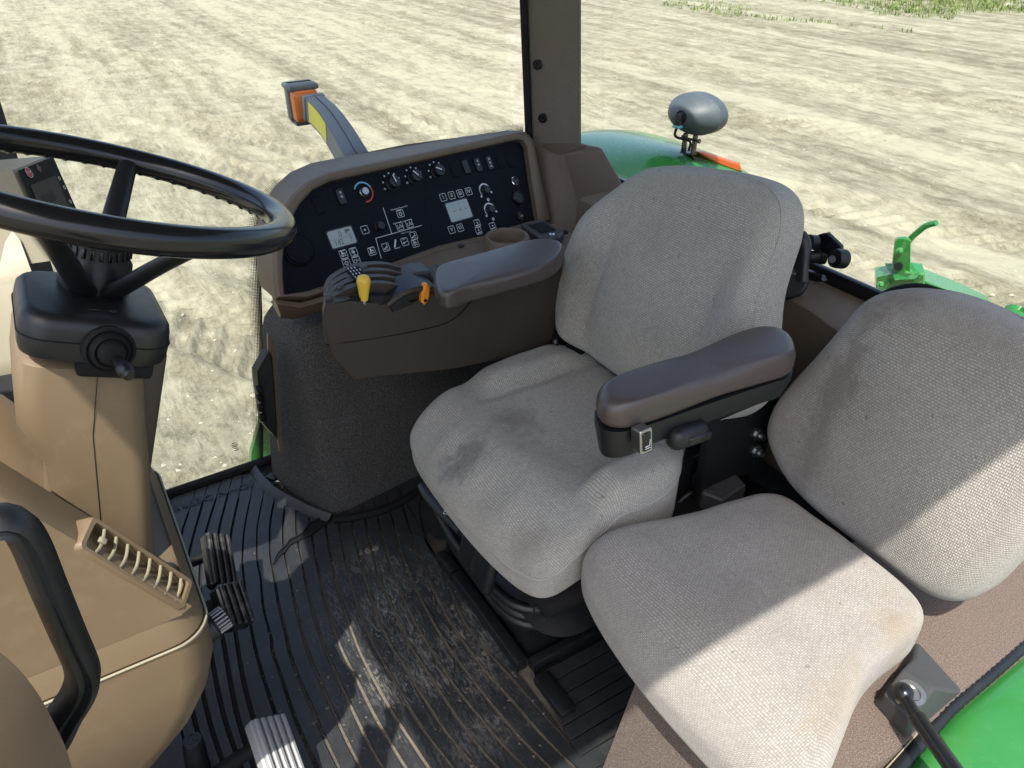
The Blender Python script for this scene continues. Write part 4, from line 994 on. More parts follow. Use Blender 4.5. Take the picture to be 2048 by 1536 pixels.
mb.box(mid_k, ((ke-kc).length*1.05, .034, .03), Rk, .014, 4); kn = mb.build("adjuster_knob", "black_plastic", st_, 50)
mb = MB(); mb.box(mid_k+dk*.010+Vector((-.012, 0, 0)), ((ke-kc).length*.66, .014, .012), Rk, .004, 3); mb.build("grip", "gloss_black", kn)
# hinge plate with two bolts
mb = MB(); mb.box((-.155, -.90, .47), (.02, .16, .20), None, .004); mb.build("hinge_plate", "black_matte", st_)
for u, v in ((1516, 869), (1514, 903)):
    mb = MB(); mb.lathe([(.013, -.012), (.013, 0), (.0085, .001), (.0085, .008), (.0045, .009), (.0045, .016)], px(u, v, x=-.172), (-1, .1, .1), 6); mb.build("bolt", "steel", st_)
# suspension under the cushion: pan, bellows, pedestal
mb = MB(); mb.box((0, -.66, .335), (.44, .40, .03), None, .01); mb.build("seat_pan", "black_matte", st_)
mb = MB(); loops = []
for k_ in range(13):
    z = .155+.15*k_/12; w_ = .218+.022*(.5-.5*math.cos(k_*math.pi)) + (.012 if k_ < 3 else 0)
    loops.append([Vector((.06+x, -.76+y, z)) for x, y in rrect(w_*2*.90, w_*2*1.02, .07, 6)])
mb.loft(loops); bl_ = mb.build("bellows", "black_plastic", st_, 80)
# fore/aft rail and levers at the front edge
mb = MB(); lv_ = [px(u, v, z=.345) for u, v in ((846, 968), (862, 985), (885, 1010), (905, 1040), (924, 1062))]
mb.tube(resample(spline(lv_, 4), 14), [.012+.010*math.sin(math.pi*min(1, k_/11)) for k_ in range(14)], 12, flat=.55); lvo = mb.build("height_lever", "black_plastic", st_, 60)
mb = MB(); c_ = px(893, 1028, z=.358); pl = Pl(c_, (.7, -.7, 0), (.7, .7, 0)); pl.frame(mb, .012, .009, .0012, 0, 0, .005); pl.frame(mb, .007, .005, .001, .004, 0, .005); mb.build("marking", "white_print", lvo, 0)
for k_, (u, v) in enumerate(((935, 1085), (962, 1130))):
    mb = MB(); c_ = px(u, v, z=.30); mb.box(c_+Vector((.0, -.01, -.01)), (.055, .022, .09), Matrix.Rotation(.25, 3, 'X'), .010, 3); mb.build("adjust_paddle", "black_plastic", st_, 50)
mb = MB(); mb.box((-.12, -.475, .315), (.16, .012, .028), None, .002); mb.build("slide_rail", "black_matte", st_)
for x in (-.185, -.13, -.07): mb = MB(); mb.lathe([(.007, 0), (.007, .008), (.004, .012)], (x, -.468, .315), (0, 1, .2), 8); mb.build("rail_bolt", "black_plastic", st_)
# hoses along the pedestal front
for k_, (dz, r_) in enumerate(((.175, .010), (.150, .010), (.128, .010))):
    mb = MB(); hp = [px(u, v, z=dz) for u, v in ((858, 985-6*k_), (905, 1075+4*k_), (965, 1150+10*k_), (1010, 1198+14*k_), (1060, 1218+16*k_), (1120, 1210+16*k_), (1200, 1190+18*k_))]
    mb.tube(resample(spline(hp, 5), 34), r_, 9); mb.build("hose", "black_plastic", st_, 80)

# seat pedestal on the floor
pd = thing("seat_pedestal", (.09, -.75, 0), "black seat pedestal with raised front rail on the floor mat", "pedestal")
mb = MB(); q0 = [(-.062, -.528), (.29, -.528), (.29, -1.0), (-.062, -1.0)]; q1 = [(-.040, -.545), (.27, -.545), (.27, -1.0), (-.040, -1.0)]
mb.loft([[Vector((x, y, .004)) for x, y in q0], [Vector((x, y, .15)) for x, y in q1]]); mb.build("body", "black_matte", pd, 0)
mb = MB(); mb.box((.058, -.505, .018), (.27, .026, .030), None, .004); mb.build("front_rail", "black_plastic", pd)
mb = MB(); mb.box((.232, -.505, .018), (.066, .026, .030), None, .004); mb.build("front_rail", "black_plastic", pd)
mb = MB(); mb.box((-.084, -.70, .016), (.022, .36, .026), None, .004); mb.build("side_rail", "black_plastic", pd)

mb = MB(); mb.box((-.115, -.86, .33), (.012, .24, .16), None, .003); mp_ = mb.build("side_plate", "black_matte", st_)
for k_, (y_, z_) in enumerate(((-.78, .37), (-.82, .345), (-.86, .375), (-.90, .34), (-.80, .31), (-.84, .30), (-.88, .31), (-.93, .37))):
    mb = MB(); mb.lathe([(.0085, -.002), (.0085, .003), (.005, .0035), (.0045, .008)], (-.121, y_, z_), (-1, 0, .15), 8 if k_ % 2 else 6); mb.build("plate_bolt", "black_plastic" if k_ % 3 else "steel", mp_)
mb = MB(); mb.tube(spline([Vector((-.13, -.76, .30)), Vector((-.14, -.82, .36)), Vector((-.135, -.90, .33)), Vector((-.12, -.96, .38))], 6), .006, 8); mb.build("cable", "black_plastic", st_, 60)
# seat belt buckle and strap left of the seat
bk = thing("belt_retractor", px(1450, 950, z=.36), "dark seat belt retractor with webbing between the two seats", "seat belt")
r3 = [px(u, v, z=.385) for u, v in ((1375, 925), (1412, 905), (1470, 945), (1492, 968), (1445, 1000), (1405, 985))]
mb = MB(); mb.prism(r3, (0, 0, -.05), .003); rt_ = mb.build("cover", "grey_plastic", bk, 30)
for u, v in ((1462, 943), (1422, 979)): mb = MB(); mb.lathe([(.004, -.001), (.004, .0015)], px(u, v, z=.386), (0, 0, 1), 12); mb.build("rivet", "steel", rt_)
rp = Pl(px(1432, 955, z=.386), C_RT*.8+Vector((0, -.3, 0)), Vector((.7, .3, 0))); rp = Pl(rp.o, Vector((-.55, -.83, 0)), Vector((.83, -.55, 0)))
mb = MB(); rp.frame(mb, .034, .026, .001, 0, 0, .0004); mb.build("moulded_frame", "black_plastic", rt_, 0)
wb = [px(u, v, z=zz) for u, v, zz in ((1398, 905, .42), (1385, 915, .405), (1377, 930, .392))]; wb2 = [px(u, v, z=zz) for u, v, zz in ((1402, 895, .43), (1408, 915, .405), (1416, 935, .392))]
mb = MB(); mb.loft([[a, b_, b_+Vector((0, 0, -.003)), a+Vector((0, 0, -.003))] for a, b_ in zip(wb, wb2)]); mb.build("webbing", "belt_web", bk, 40)
# black stalk controls right of the seat cushion
sb = thing("seat_belt_buckle", px(1140, 720, z=.40), "black belt buckle tucked between seat and control armrest", "buckle")
mb = MB(); c_ = px(1150, 712, y=-.835); mb.box(c_, (.05, .05, .05), Matrix.Rotation(.5, 3, 'Z'), .014, 3); mb.build("buckle", "black_plastic", sb, 50)
mb = MB(); c2 = px(1108, 705, y=-.80); mb.tube(spline([c2+Vector((.01, 0, -.05)), c2, c2+Vector((-.004, .0, .03)), c2+Vector((.02, -.02, .04))], 4), .009, 8); mb.build("stalk", "gloss_black", sb, 60)

# ================================================================== PASSENGER SEAT on its carpeted box
bxo = thing("seat_box", (-.5, -.8, 0), "brown carpeted box under the passenger seat beside the door", "seat box")
f0 = [(-.325, -.505), (-.668, -.505), (-.668, -1.24), (-.325, -1.24)]; f1 = [(-.362, -.530), (-.652, -.520), (-.652, -1.24), (-.362, -1.24)]
mb = MB(); loops = [[Vector((x, y, .004)) for x, y in f0], [Vector((x, y, .33)) for x, y in f1], [Vector((x+(.01 if x < -.5 else -.01), y-.008, .352)) for x, y in f1]]
mb.loft(loops); mb.build("carpet", "brown_carpet", bxo, 30)
ps_ = thing("passenger_seat", (-.45, -.75, .35), "light grey tweed passenger seat cushion and backrest in front of the strut", "seat")
fo_ = [(1166, 1125, .43), (1168, 1092, .44), (1195, 1062, .45), (1260, 1038, .45), (1390, 1010, .45), (1470, 985, .45), (1530, 969, .45), (1580, 975, .45), (1640, 1018, .45), (1720, 1080, .45), (1800, 1140, .45), (1846, 1182, .45), (1857, 1222, .44), (1835, 1262, .43), (1772, 1312, .43), (1733, 1362, .43), (1700, 1440, .43), (1665, 1530, .43), (1620, 1610, .43), (1560, 1640, .42), (1480, 1570, .40), (1380, 1465, .40), (1280, 1350, .40), (1210, 1240, .41), (1175, 1165, .42)]
po = [px(u, v, z=z) for u, v, z in fo_]; po = [(p.x, p.y) for p in spline(po, 4, True)]
def pc_b(x, y, h_, T):
    k_ = sm(-.06, T, h_); return (.006*mnoise.noise(Vector((x*8, y*8, 9.3)))+.002*mnoise.noise(Vector((x*25, y*25, 3.3)))-.025*sm(-.60, -.48, y)+.003*math.sin(x*25)*math.sin(y*21+1) + .004*math.sin(y*11+2))*k_
pillow("seat_cushion", "buddy_fabric", ps_, po, .045, .052, lambda u, v, w: Vector((u, v, .412+w)), r=.036, dome=.010, bump_f=pc_b, rings=22, pp=110)
QO = Vector((-.45, -.955, .50)); ql = Vector((0, -.17, .985)).normalized(); qn = Vector((0, .985, .17)).normalized()
def Q2(u, v): d = pxp(u, v, QO, qn)-QO; return d.dot(bX), d.dot(ql)
qo = [Q2(u, v) for u, v in ((1558, 870), (1568, 815), (1600, 765), (1650, 705), (1700, 645), (1735, 605), (1775, 583), (1830, 577), (1890, 585), (1960, 607), (2040, 645), (2120, 690), (2170, 780), (2150, 930), (2090, 1060), (2020, 1140), (1975, 1182), (1930, 1198), (1870, 1180), (1760, 1105), (1660, 1025), (1590, 950))]
qo = [(p.x, p.y) for p in spline([Vector((a, b_, 0)) for a, b_ in qo], 5, True)]
def pb_b(x, y, h_, T):
    k_ = sm(0, T*.8, h_); return (.006*mnoise.noise(Vector((x*8, y*8, 5.3)))+.012*math.exp(-((y-.05)/.09)**2)+.003*math.sin(x*19+y*13))*k_
pillow("backrest", "buddy_fabric", ps_, qo, .045, .045, lambda u, v, w: QO+bX*u+ql*v+qn*w, r=.038, dome=.010, bump_f=pb_b, rings=22, pp=110)
bs = [px(u, v, y=-1.035) for u, v in ((1770, 590), (1800, 577), (1850, 573), (1930, 598), (2060, 648), (2150, 720), (2150, 900), (1790, 760))]
mb = MB(); mb.prism(bs, (0, -.014, 0), .003); mb.build("back_shell", "brown_plastic", ps_, 30)
mb = MB(); mb.tube(resample(spline([p+Vector((0, .006, 0)) for p in bs[:6]], 4), 26), .006, 8); mb.build("shell_edge", "black_matte", ps_, 60)

# ================================================================== STEERING
SC = Vector((0, -.043, 1.026)); sn = Vector((.04, -.355, .934)).normalized(); sf = (Vector((0, 1, 0))-sn*sn.y).normalized(); sxv = sf.cross(sn).normalized()
def ST(x, f, d): return SC+sxv*x+sf*f-sn*d     # d = distance down the column
sw = thing("steering_wheel", ST(0, 0, .11), "black three-spoke steering wheel above the brown column", "steering wheel")
mb = MB(); R_ = .1765; mb.tube([ST(R_*math.cos(q), R_*math.sin(q), 0) for q in [2*math.pi*j/96 for j in range(96)]], .0148, 16, closed=True, hint=tuple(sn)); mb.build("rim", "gloss_black", sw, 80)
mb = MB()
for k_ in range(54):
    q = 2*math.pi*k_/54; mb.tube([ST((R_-.0050)*math.cos(q+dq), (R_-.0050)*math.sin(q+dq), .0080) for dq in (-.05, -.025, 0, .025, .05)], [.001, .0058, .0072, .0058, .001], 8)
mb.build("finger_grips", "gloss_black", sw, 80, kind="stuff")
mb = MB(); mb.lathe([(.033, -.120), (.0345, -.114), (.0345, -.078), (.031, -.072), (.031, -.058), (.026, -.054), (.012, -.053)], SC, sn, 40); mb.build("hub", "black_plastic", sw, 40)
mb = MB()
for k_ in range(24): q = 2*math.pi*k_/24; mb.box(ST(.0315*math.cos(q), .0315*math.sin(q), .065), (.003, .004, .011), Matrix((sxv*math.cos(q)+sf*math.sin(q), sf*math.cos(q)-sxv*math.sin(q), sn)).transposed(), .0008)
mb.build("cap_ribs", "gloss_black", sw, kind="stuff")
for (u, v) in ((258, 322), (478, 502), (12, 448)):
    tgt = pxp(u, v, SC, sn); d_ = (tgt-SC); a = math.atan2(d_.dot(sf), d_.dot(sxv)); c_, s_ = math.cos(a), math.sin(a)
    pts = spline([ST(.022*c_, .022*s_, .108), ST(.045*c_, .045*s_, .092), ST(.10*c_, .10*s_, .048), ST(.150*c_, .150*s_, .012), ST(.172*c_, .172*s_, .0)], 4)
    mb = MB(); mb.tube(pts, [.015-.004*min(1, k_/12) for k_ in range(len(pts))], 12, flat=.6, hint=tuple(sn)); mb.build("spoke", "black_plastic", sw, 60)
scol = thing("steering_column", ST(0, 0, .5), "tan brown steering column shroud carrying the wheel and switch box", "steering column")
mb = MB(); loops = []
for d_, f0_, f1_, hw, rr_ in ((.158, -.030, .060, .060, .02), (.160, -.040, .064, .074, .022), (.168, -.045, .068, .083, .024), (.20, -.050, .068, .086, .024), (.238, -.056, .064, .087, .024), (.262, -.060, .048, .087, .022), (.285, -.064, .036, .087, .02), (.34, -.072, .026, .087, .02), (.42, -.085, .020, .087, .02), (.55, -.10, .01, .087, .02)):
    loops.append([ST(x, (f0_+f1_)/2+y, d_) for x, y in rrect(hw*2, f1_-f0_, rr_, 6)])
mb.loft(loops); mb.build("shroud", "tan_plastic", scol, 40)
mb = MB(); mb.tube([ST(-.0872, .0, .166), ST(-.0875, -.002, .24), ST(-.0875, -.018, .34), ST(-.0875, -.030, .45)], .0004, 6); mb.build("shroud_joint", "black_matte", scol, 60)
mb = MB(); mb.box(ST(.02, -.03, .36), (.12, .09, .4), Matrix((sxv, sf, sn)).transposed(), .01); mb.build("inner_column", "dark_brown_plastic", scol)
mb = MB(); mb.lathe([(.010, 0), (.010, .004), (.006, .005), (.005, .002)], ST(-.055, -.0, .159), sn, 16); mb.build("key_cap", "worn_steel", scol)
mb = MB(); mb.box(ST(.01, -.066, .22), (.05, .028, .03), Matrix((sxv, sf, sn)).transposed(), .010, 3); mb.build("tilt_lever", "black_plastic", scol, 50)
tb = thing("column_switch_box", ST(-.03, 0, .15), "black switch box with indicator stalk below the steering wheel", "switch box")
Rs = Matrix((sxv, sf, sn)).transposed()
mb = MB(); loops = []
for d_, s_ in ((.106, .86), (.108, .93), (.113, .985), (.120, 1.0), (.131, 1.01), (.143, 1.0), (.151, .97), (.155, .88)):
    lw = []
    for x, y in rrect(.150*s_, .132*s_, .028, 7):
        xx = x-.034; yy = y+.004
        if x < -.03 and y > .0: xx += .006
        lw.append(ST(xx, yy, d_))
    loops.append(lw)
mb.loft(loops); mb.build("housing", "black_plastic", tb, 40)
mb = MB(); mb.tube([ST(x*1.012-.034+(.006 if x < -.03 and y > 0 else 0), y*1.012+.004, .131) for x, y in rrect(.150*1.003, .132*1.003, .028, 7)], .0008, 5, closed=True); mb.build("case_joint", "black_matte", tb, 60)
spk = ST(-.108, -.004, .134); sax = (sxv*-1.0+sn*.12-sf*.10).normalized()
mb = MB(); mb.lathe([(.024, -.004), (.024, .004), (.021, .006), (.019, .004), (.017, .010), (.015, .012), (.013, .010), (.0115, .017), (.008, .019)], spk, sax, 32); mb.build("gaiter", "black_matte", tb, 50)
mb = MB(); mb.lathe([(.0045, .01), (.0045, .024), (.0055, .026), (.0055, .031), (.0075, .034), (.0075, .043), (.006, .045), (.006, .049), (.004, .051)], spk, (sax-sn*.22-sf*.16).normalized(), 16); mb.build("indicator_stalk", "black_plastic", tb, 40)
mb = MB(); mb.box(ST(-.035, -.015, .162), (.12, .07, .020), Rs, .005); mb.build("mount", "black_matte", tb)
mb = MB(); pl = Pl(ST(-.085, .012, .0895), -sf, sxv*1.0); pl = Pl(ST(-.080, .0, .1055), sf*-1, sxv)
pl.line(mb, [(-.012, 0), (-.004, 0)], .003, .001); pl.ring(mb, .008, 0, .001, .004, .001, n=8); mb.build("marking", "grey_plastic", tb, 0)

# ================================================================== DASH COWL
dc = thing("dash_cowl", (-.05, .2, 0), "tan moulded dash cowl with air vent at the lower left", "dash cowl")
def outl(xl, xr, yr, yf, r, z, tilt=0.0, n=9):
    """rounded rear corners; goes forward to yf"""
    pts = [Vector((xl, yf, z))]
    for q in range(n): a = math.radians(180+90*q/(n-1)); pts.append(Vector((xl+r+r*math.cos(a), yr+r+r*math.sin(a), z)))
    for q in range(n): a = math.radians(270+90*q/(n-1)); pts.append(Vector((xr-r+r*math.cos(a), yr+r+r*math.sin(a), z)))
    pts.append(Vector((xr, yf, z))); return pts
lv = [(.0, .00, .08, .34, .03), (.12, -.05, .11, .27, .05), (.22, -.11, .14, .19, .06), (.30, -.155, .15, .125, .06), (.36, -.180, .155, .078, .06), (.42, -.195, .158, .034, .055), (.47, -.203, .158, .010, .05), (.52, -.205, .158, -.005, .045), (.574, -.203, .155, -.008, .040)]
mb = MB(); loops = [outl(xl, xr, yr, .80, r, z) for z, xl, xr, yr, r in lv]
mb.loft(loops, True, True); mb.build("lower_cover", "tan_plastic", dc, 60)
lv2 = [(.5775, -.201, .153, -.006, .040), (.60, -.198, .150, -.002, .038), (.615, -.194, .146, .004, .036)]
mb = MB(); loops = [outl(xl, xr, yr, .80, r, z) for z, xl, xr, yr, r in lv2]
mb.loft(loops, True, False)
# sloping top: a ridge along the left edge, a hollow around the column
grid = []; ysr = (.004, .02, .04, .06, .08, .10, .13, .16, .20, .28, .45, .80)
for x, dip in ((-.194, .020), (-.188, .006), (-.178, .0), (-.160, .0), (-.142, .0), (-.128, .004), (-.118, .10), (-.10, .20), (.06, .22), (.10, .16), (.125, .10), (.140, .10), (.146, .12)):
    row = []
    for y in ysr:
        zz = .612+(y-.004)*1.90 if y < .14 else .8704+(y-.14)*.35
        row.append(Vector((x, y+(.012 if x < -.19 or x > .143 else 0), max(.612, zz-dip*min(1, max(.0, (y-.004)*14))))))
    grid.append(row)
vs = [p for r_ in grid for p in r_]; n_ = len(ysr)
fs = [(i*n_+j, i*n_+j+1, (i+1)*n_+j+1, (i+1)*n_+j) for i in range(len(grid)-1) for j in range(n_-1)]
mb.add(vs, fs)
mb.loft([[p.copy() for p in grid[0]], [Vector((-.1955, p.y, .612)) for p in grid[0]]], False, False, closed=False)
mb.loft([[p.copy() for p in grid[-1]], [Vector((.1475, p.y, .612)) for p in grid[-1]]], False, False, closed=False)
mb.build("upper_cover", "tan_plastic", dc, 50)
# air vent set in the slope
vx = -.135
v0 = px(168, 1072, x=-.175); v1 = px(355, 1188, x=-.175)
va = (v1-v0).normalized(); vl = (v1-v0).length
vn = Vector((-.52, -.42, .72)); vn = (vn-va*vn.dot(va)).normalized(); vb = vn.cross(va).normalized()
if vb.x < 0: vb = -vb
VP_ = Pl(v0+va*vl/2+vn*.010, va, vb)
if VP_.n.dot(vn) < 0: VP_ = Pl(VP_.o, -va, vb)
vt = thing("air_vent", VP_.o-VP_.n*.03, "tan slatted air vent on the dash cowl in front of the column", "air vent")
mb = MB(); A = rrect(vl*1.12, .037, .006); Bq = rrect(vl*1.02, .027, .004); nn = len(A)
mb.loft([[VP_.at(x, y, -.05) for x, y in A], [VP_.at(x, y, -.004) for x, y in A], [VP_.at(x*.975, y*.92, 0) for x, y in A], [VP_.at(x, y, 0) for x, y in Bq], [VP_.at(x, y, -.022) for x, y in Bq]], False, False); mb.build("vent_frame", "tan_plastic", vt, 40)
mb = MB(); VP_.slab(mb, rrect(vl*1.02, .027, .004), -.03, -.021); mb.build("duct", "black_matte", vt)
sgn = 1 if VP_.a.dot(va) > 0 else -1
for k_ in range(8):
    x = sgn*(-vl*.40+vl*.84*k_/7*1.0); mb = MB()
    pts = [VP_.at(x+.0035*math.sin(q*3.4), -.013+.026*q, -.001-.001*math.sin(q*3.1)) for q in [j/8 for j in range(9)]]
    mb.loft([[p+VP_.a*.0008, p-VP_.a*.0008, p-VP_.a*.0008-VP_.n*.003, p+VP_.a*.0008-VP_.n*.003] for p in pts]); mb.build("slat", "beige_plastic", vt, 40)
mb = MB(); mb.box(VP_.at(sgn*-vl*.40, 0, .001), (.008, .006, .005), VP_.R(), .0012); mb.build("vent_slider", "beige_plastic", vt)
# light joint line between the covers is real: a thin moulding
jl = [p+Vector((-.0012, -.0012, 0)) for p in outl(-.2025, .1545, -.0075, .60, .040, .5758)]
mb = MB(); mb.tube(jl, .0016, 6); mb.build("cover_joint", "beige_plastic", dc, 60)
# ribbed knob on the cowl's rear
kb_ = px(418, 1256, x=-.10); kd = Vector((.25, -.93, .1)).normalized()
rk = thing("ribbed_knob", kb_, "small ribbed black knob on the rear of the dash cowl", "knob")
mb = MB(); mb.lathe([(.021, -.012), (.021, .004), (.017, .006)], kb_, kd, 24); mb.build("collar", "black_plastic", rk, 40)
mb = MB(); mb.lathe([(.013, .004), (.0145, .008), (.0145, .022), (.012, .025)], kb_, kd, 24); kcap = mb.build("cap", "black_plastic", rk, 40)
aa, bb, _ = basis(kd)
mb = MB()
for k_ in range(18):
    q = 2*math.pi*k_/18; mb.tube([kb_+kd*h_+(aa*math.cos(q)+bb*math.sin(q))*.0147 for h_ in (.008, .024)], .0013, 6)
mb.build("ribs", "worn_steel", kcap, 60)
# floor button
fb = thing("floor_button", px(392, 1510, z=.03), "small dark push button on the floor under the dash cowl", "button")
c_ = px(392, 1515, z=.03); mb = MB(); mb.lathe([(.020, -.03), (.018, .03), (.0165, .033), (.0165, .045), (.015, .048)], c_, (0, -.1, 1), 24); mb.build("body", "black_plastic", fb, 40)
pl = Pl(c_+Vector((0, -.005, .0485)), (0, -1, 0), (1, 0, 0)); mb = MB(); pl.ring(mb, 0, 0, .0115, .0130, .0003, n=20); pl.line(mb, [(-.006, -.003), (0, .006), (.006, -.002)], .002, .0003); mb.build("marking", "grey_plastic", fb, 0)

# instrument tower with display behind the wheel
it = thing("display_tower", px(70, 560, x=.42), "beige instrument tower with dark display seen through the steering wheel", "display")
f_tl = px(31, 340, d=1.04); f_tr = px(104, 311, d=1.14); f_bl = px(112, 520, d=1.06); f_br = f_tr+f_bl-f_tl
tn = (f_tr-f_tl).cross(f_bl-f_tl).normalized()
if tn.dot(CAM-f_tl) < 0: tn = -tn
ex = Vector((-.02, .42, .03))
mb = MB(); mb.prism([f_tl, f_tr, f_br, f_bl], ex, .004); mb.build("housing", "beige_plastic", it, 30)
pa = (f_tr-f_tl); pbv = (f_tl-f_bl); TPl = Pl((f_tl+f_br)/2+tn*.001, pa, pbv-pa*(pbv.dot(pa)/pa.length_squared))
if TPl.n.dot(tn) < 0: TPl = Pl(TPl.o, -TPl.a, TPl.b)
mb = MB(); q4 = [TPl.loc(p) for p in (f_tl, f_tr, f_br, f_bl)]; cx = sum(a for a, _ in q4)/4; cy = sum(b_ for _, b_ in q4)/4
q4 = [(cx+(a-cx)*.95, cy+(b_-cy)*.97) for a, b_ in q4]; mb.prism([TPl.at(a, b_, 0) for a, b_ in q4], TPl.n*.0015); tf = mb.build("face", "panel_black", it, 0)
def tp(u, v): return pxp(u, v, TPl.o, TPl.n)
mb = MB(); mb.prism([p+TPl.n*.0018 for p in (tp(58, 372), tp(108, 352), tp(140, 425), tp(150, 470), tp(105, 480), tp(80, 425))], TPl.n*.0008); mb.build("display_screen", "lcd_dark", it, 0)
a_, b_ = TPl.loc(tp(95, 398)); mb = MB(); TPl.text(mb, "0.00", .020, a_, b_, .0030); mb.build("digits", "lcd_ghost", it, 0)
a_, b_ = TPl.loc(tp(55, 346)); mb = MB(); TPl.ring(mb, a_, b_, .0002, .0075, .0022, 22.5, 382.5, 8); sg = mb.build("stop_sign", "red_print", it, 0)
mb = MB(); TPl.text(mb, "STOP", .0052, a_, b_, .0026); TPl.ring(mb, a_, b_, .0072, .0080, .0024, 22.5, 382.5, 8); mb.build("stop_lettering", "white_print", sg, 0)
a_, b_ = TPl.loc(tp(75, 337)); mb = MB(); TPl.poly(mb, [(a_-.006, b_), (a_, b_-.007), (a_+.006, b_), (a_, b_+.007)], .0022); mb.build("warning_sign", "rust_brown", it, 0)
mb = MB()
for u, v in ((116, 358), (126, 376), (138, 404)):
    a_, b_ = TPl.loc(tp(u, v)); TPl.ring(mb, a_, b_, .0018, .0030, .0024, n=10)
mb.build("symbols", "white_print", it, 0)
lt = [px(u, v, d=1.035) for u, v in ((40, 480), (63, 543), (108, 553), (112, 700), (60, 740), (46, 740), (12, 585), (-6, 545), (-60, 430), (-60, 400), (0, 430))]
mb = MB(); mb.prism(lt, (.05, .25, -.01)); mb.build("lower_housing", "beige_plastic", it, 30)
mb = MB(); mb.box((.40, .36, .37), (.16, .14, .73), None, .02); mb.build("stand", "brown_plastic", it, 30)
mb = MB(); mb.lathe([(.010, 0), (.010, .012), (.0085, .014)], px(118, 556, d=1.06), (-.5, -.6, .5), 18); mb.build("dial", "worn_steel", it, 40)
# dark front post with printed notes, far left
fp = thing("front_post", px(5, 262, x=.8), "dark front corner post with printed notes above the steering wheel rim", "post")
p1_ = px(-2, 195, x=.80); p2_ = px(20, 265, x=.80); dv_ = (p1_-p2_)/(p1_.z-p2_.z)
def post_at(z): return p2_+dv_*(z-p2_.z)
mb = MB(); mb.loft([[post_at(z), post_at(z)+Vector((0, .11, 0)), post_at(z)+Vector((.05, .12, 0)), post_at(z)+Vector((.05, .01, 0))] for z in (.01, .8, 1.73)])
mb.build("post", "black_plastic", fp, 0)
mb = MB(); fq = Pl(px(0, 240, x=.7985), (0, -1, 0), (0, 0, 1))
for k_, dv in enumerate((232, 237, 251, 256)):
    a_, b_ = fq.loc(px(2+k_, dv, x=.7985)); fq.line(mb, [(a_-.02, b_-.003), (a_+.004, b_+.001)], .0012, .0004)
mb.build("printed_notes", "grey_plastic", fp, 0)
# dark firewall glass at the far left
fwl = thing("front_lower_panel", px(10, 860, x=.6), "dark green lower front panel left of the steering column", "panel")
mb = MB(); mb.prism([px(-300, 500, x=.70), px(0, 590, x=.70), px(42, 705, x=.70), px(60, 900, x=.62), px(-300, 1000, x=.6)], (.03, .03, 0)); mb.build("panel", "grey_plastic", fwl, 0)
mb = MB(); mb.tube([px(-6, 553, x=.69), px(20, 625, x=.69), px(44, 700, x=.69)], .011, 8); mb.build("seal", "black_matte", fwl, 60)

# ================================================================== PEDALS
def pedal(name, tl, tr, bl, label, mat, nrib=4, group=None, thick=.022):
    (tu, tv, tz) = tr; tl = px(*tl[:2], z=tl[2]); bl = px(*bl[:2], z=bl[2]); best = None
    for k_ in range(-60, 61):
        c_ = px(tu, tv, z=tz+k_*.001); e_ = abs((c_-tl).dot(tl-bl))
        if best is None or e_ < best[0]: best = (e_, c_)
    tr = best[1]; a = tr-tl; b_ = tl-bl; q = Pl((tr+bl)/2, a, b_-a*(b_.dot(a)/a.length_squared)); 
    if q.n.z < 0: q = Pl(q.o, -q.a, q.b)
    w_ = a.length; h_ = b_.length
    o = thing(name, Vector((q.o.x, q.o.y, .01)), label, "pedal", group)
    mb = MB(); q.slab(mb, rrect(w_*1.06, h_*1.03, .008), -thick, -.006, .003); mb.build("pad", mat, o, 30)
    for k_ in range(nrib):
        x = -w_*.5+w_*(k_+.5)/nrib; mb = MB(); q.slab(mb, [(x+dx, dy) for dx, dy in rrect(w_/nrib*.62, h_*.99, .003, 3)], -.007, .001, .0018); mb.build("rib", "worn_steel" if mat == "worn_steel" else "worn_black", o, 30)
    mb = MB(); mb.tube(spline([q.at(0, h_*.1, -thick), q.at(-.01, h_*.3, -.06), Vector((q.o.x+.03, .10, max(.03, q.o.z-.03))), Vector((q.o.x+.03, .20, .04))], 5), .012, 8); mb.build("pedal_arm", "black_matte", o, 60); return o
pedal("brake_pedal", (412, 1062, .20), (462, 1068, .20), (428, 1166, .165), "upper ribbed brake pedal, half sunlit, nearest the side window", "gloss_black")
pedal("brake_pedal", (436, 1168, .205), (487, 1158, .205), (463, 1252, .165), "lower ribbed brake pedal in shade beside the ribbed knob", "gloss_black", thick=.034)
pedal("clutch_pedal", (505, 1437, .16), (572, 1424, .16), (560, 1600, .12), "worn silver clutch pedal at the bottom edge of the floor mat", "worn_steel", 5)

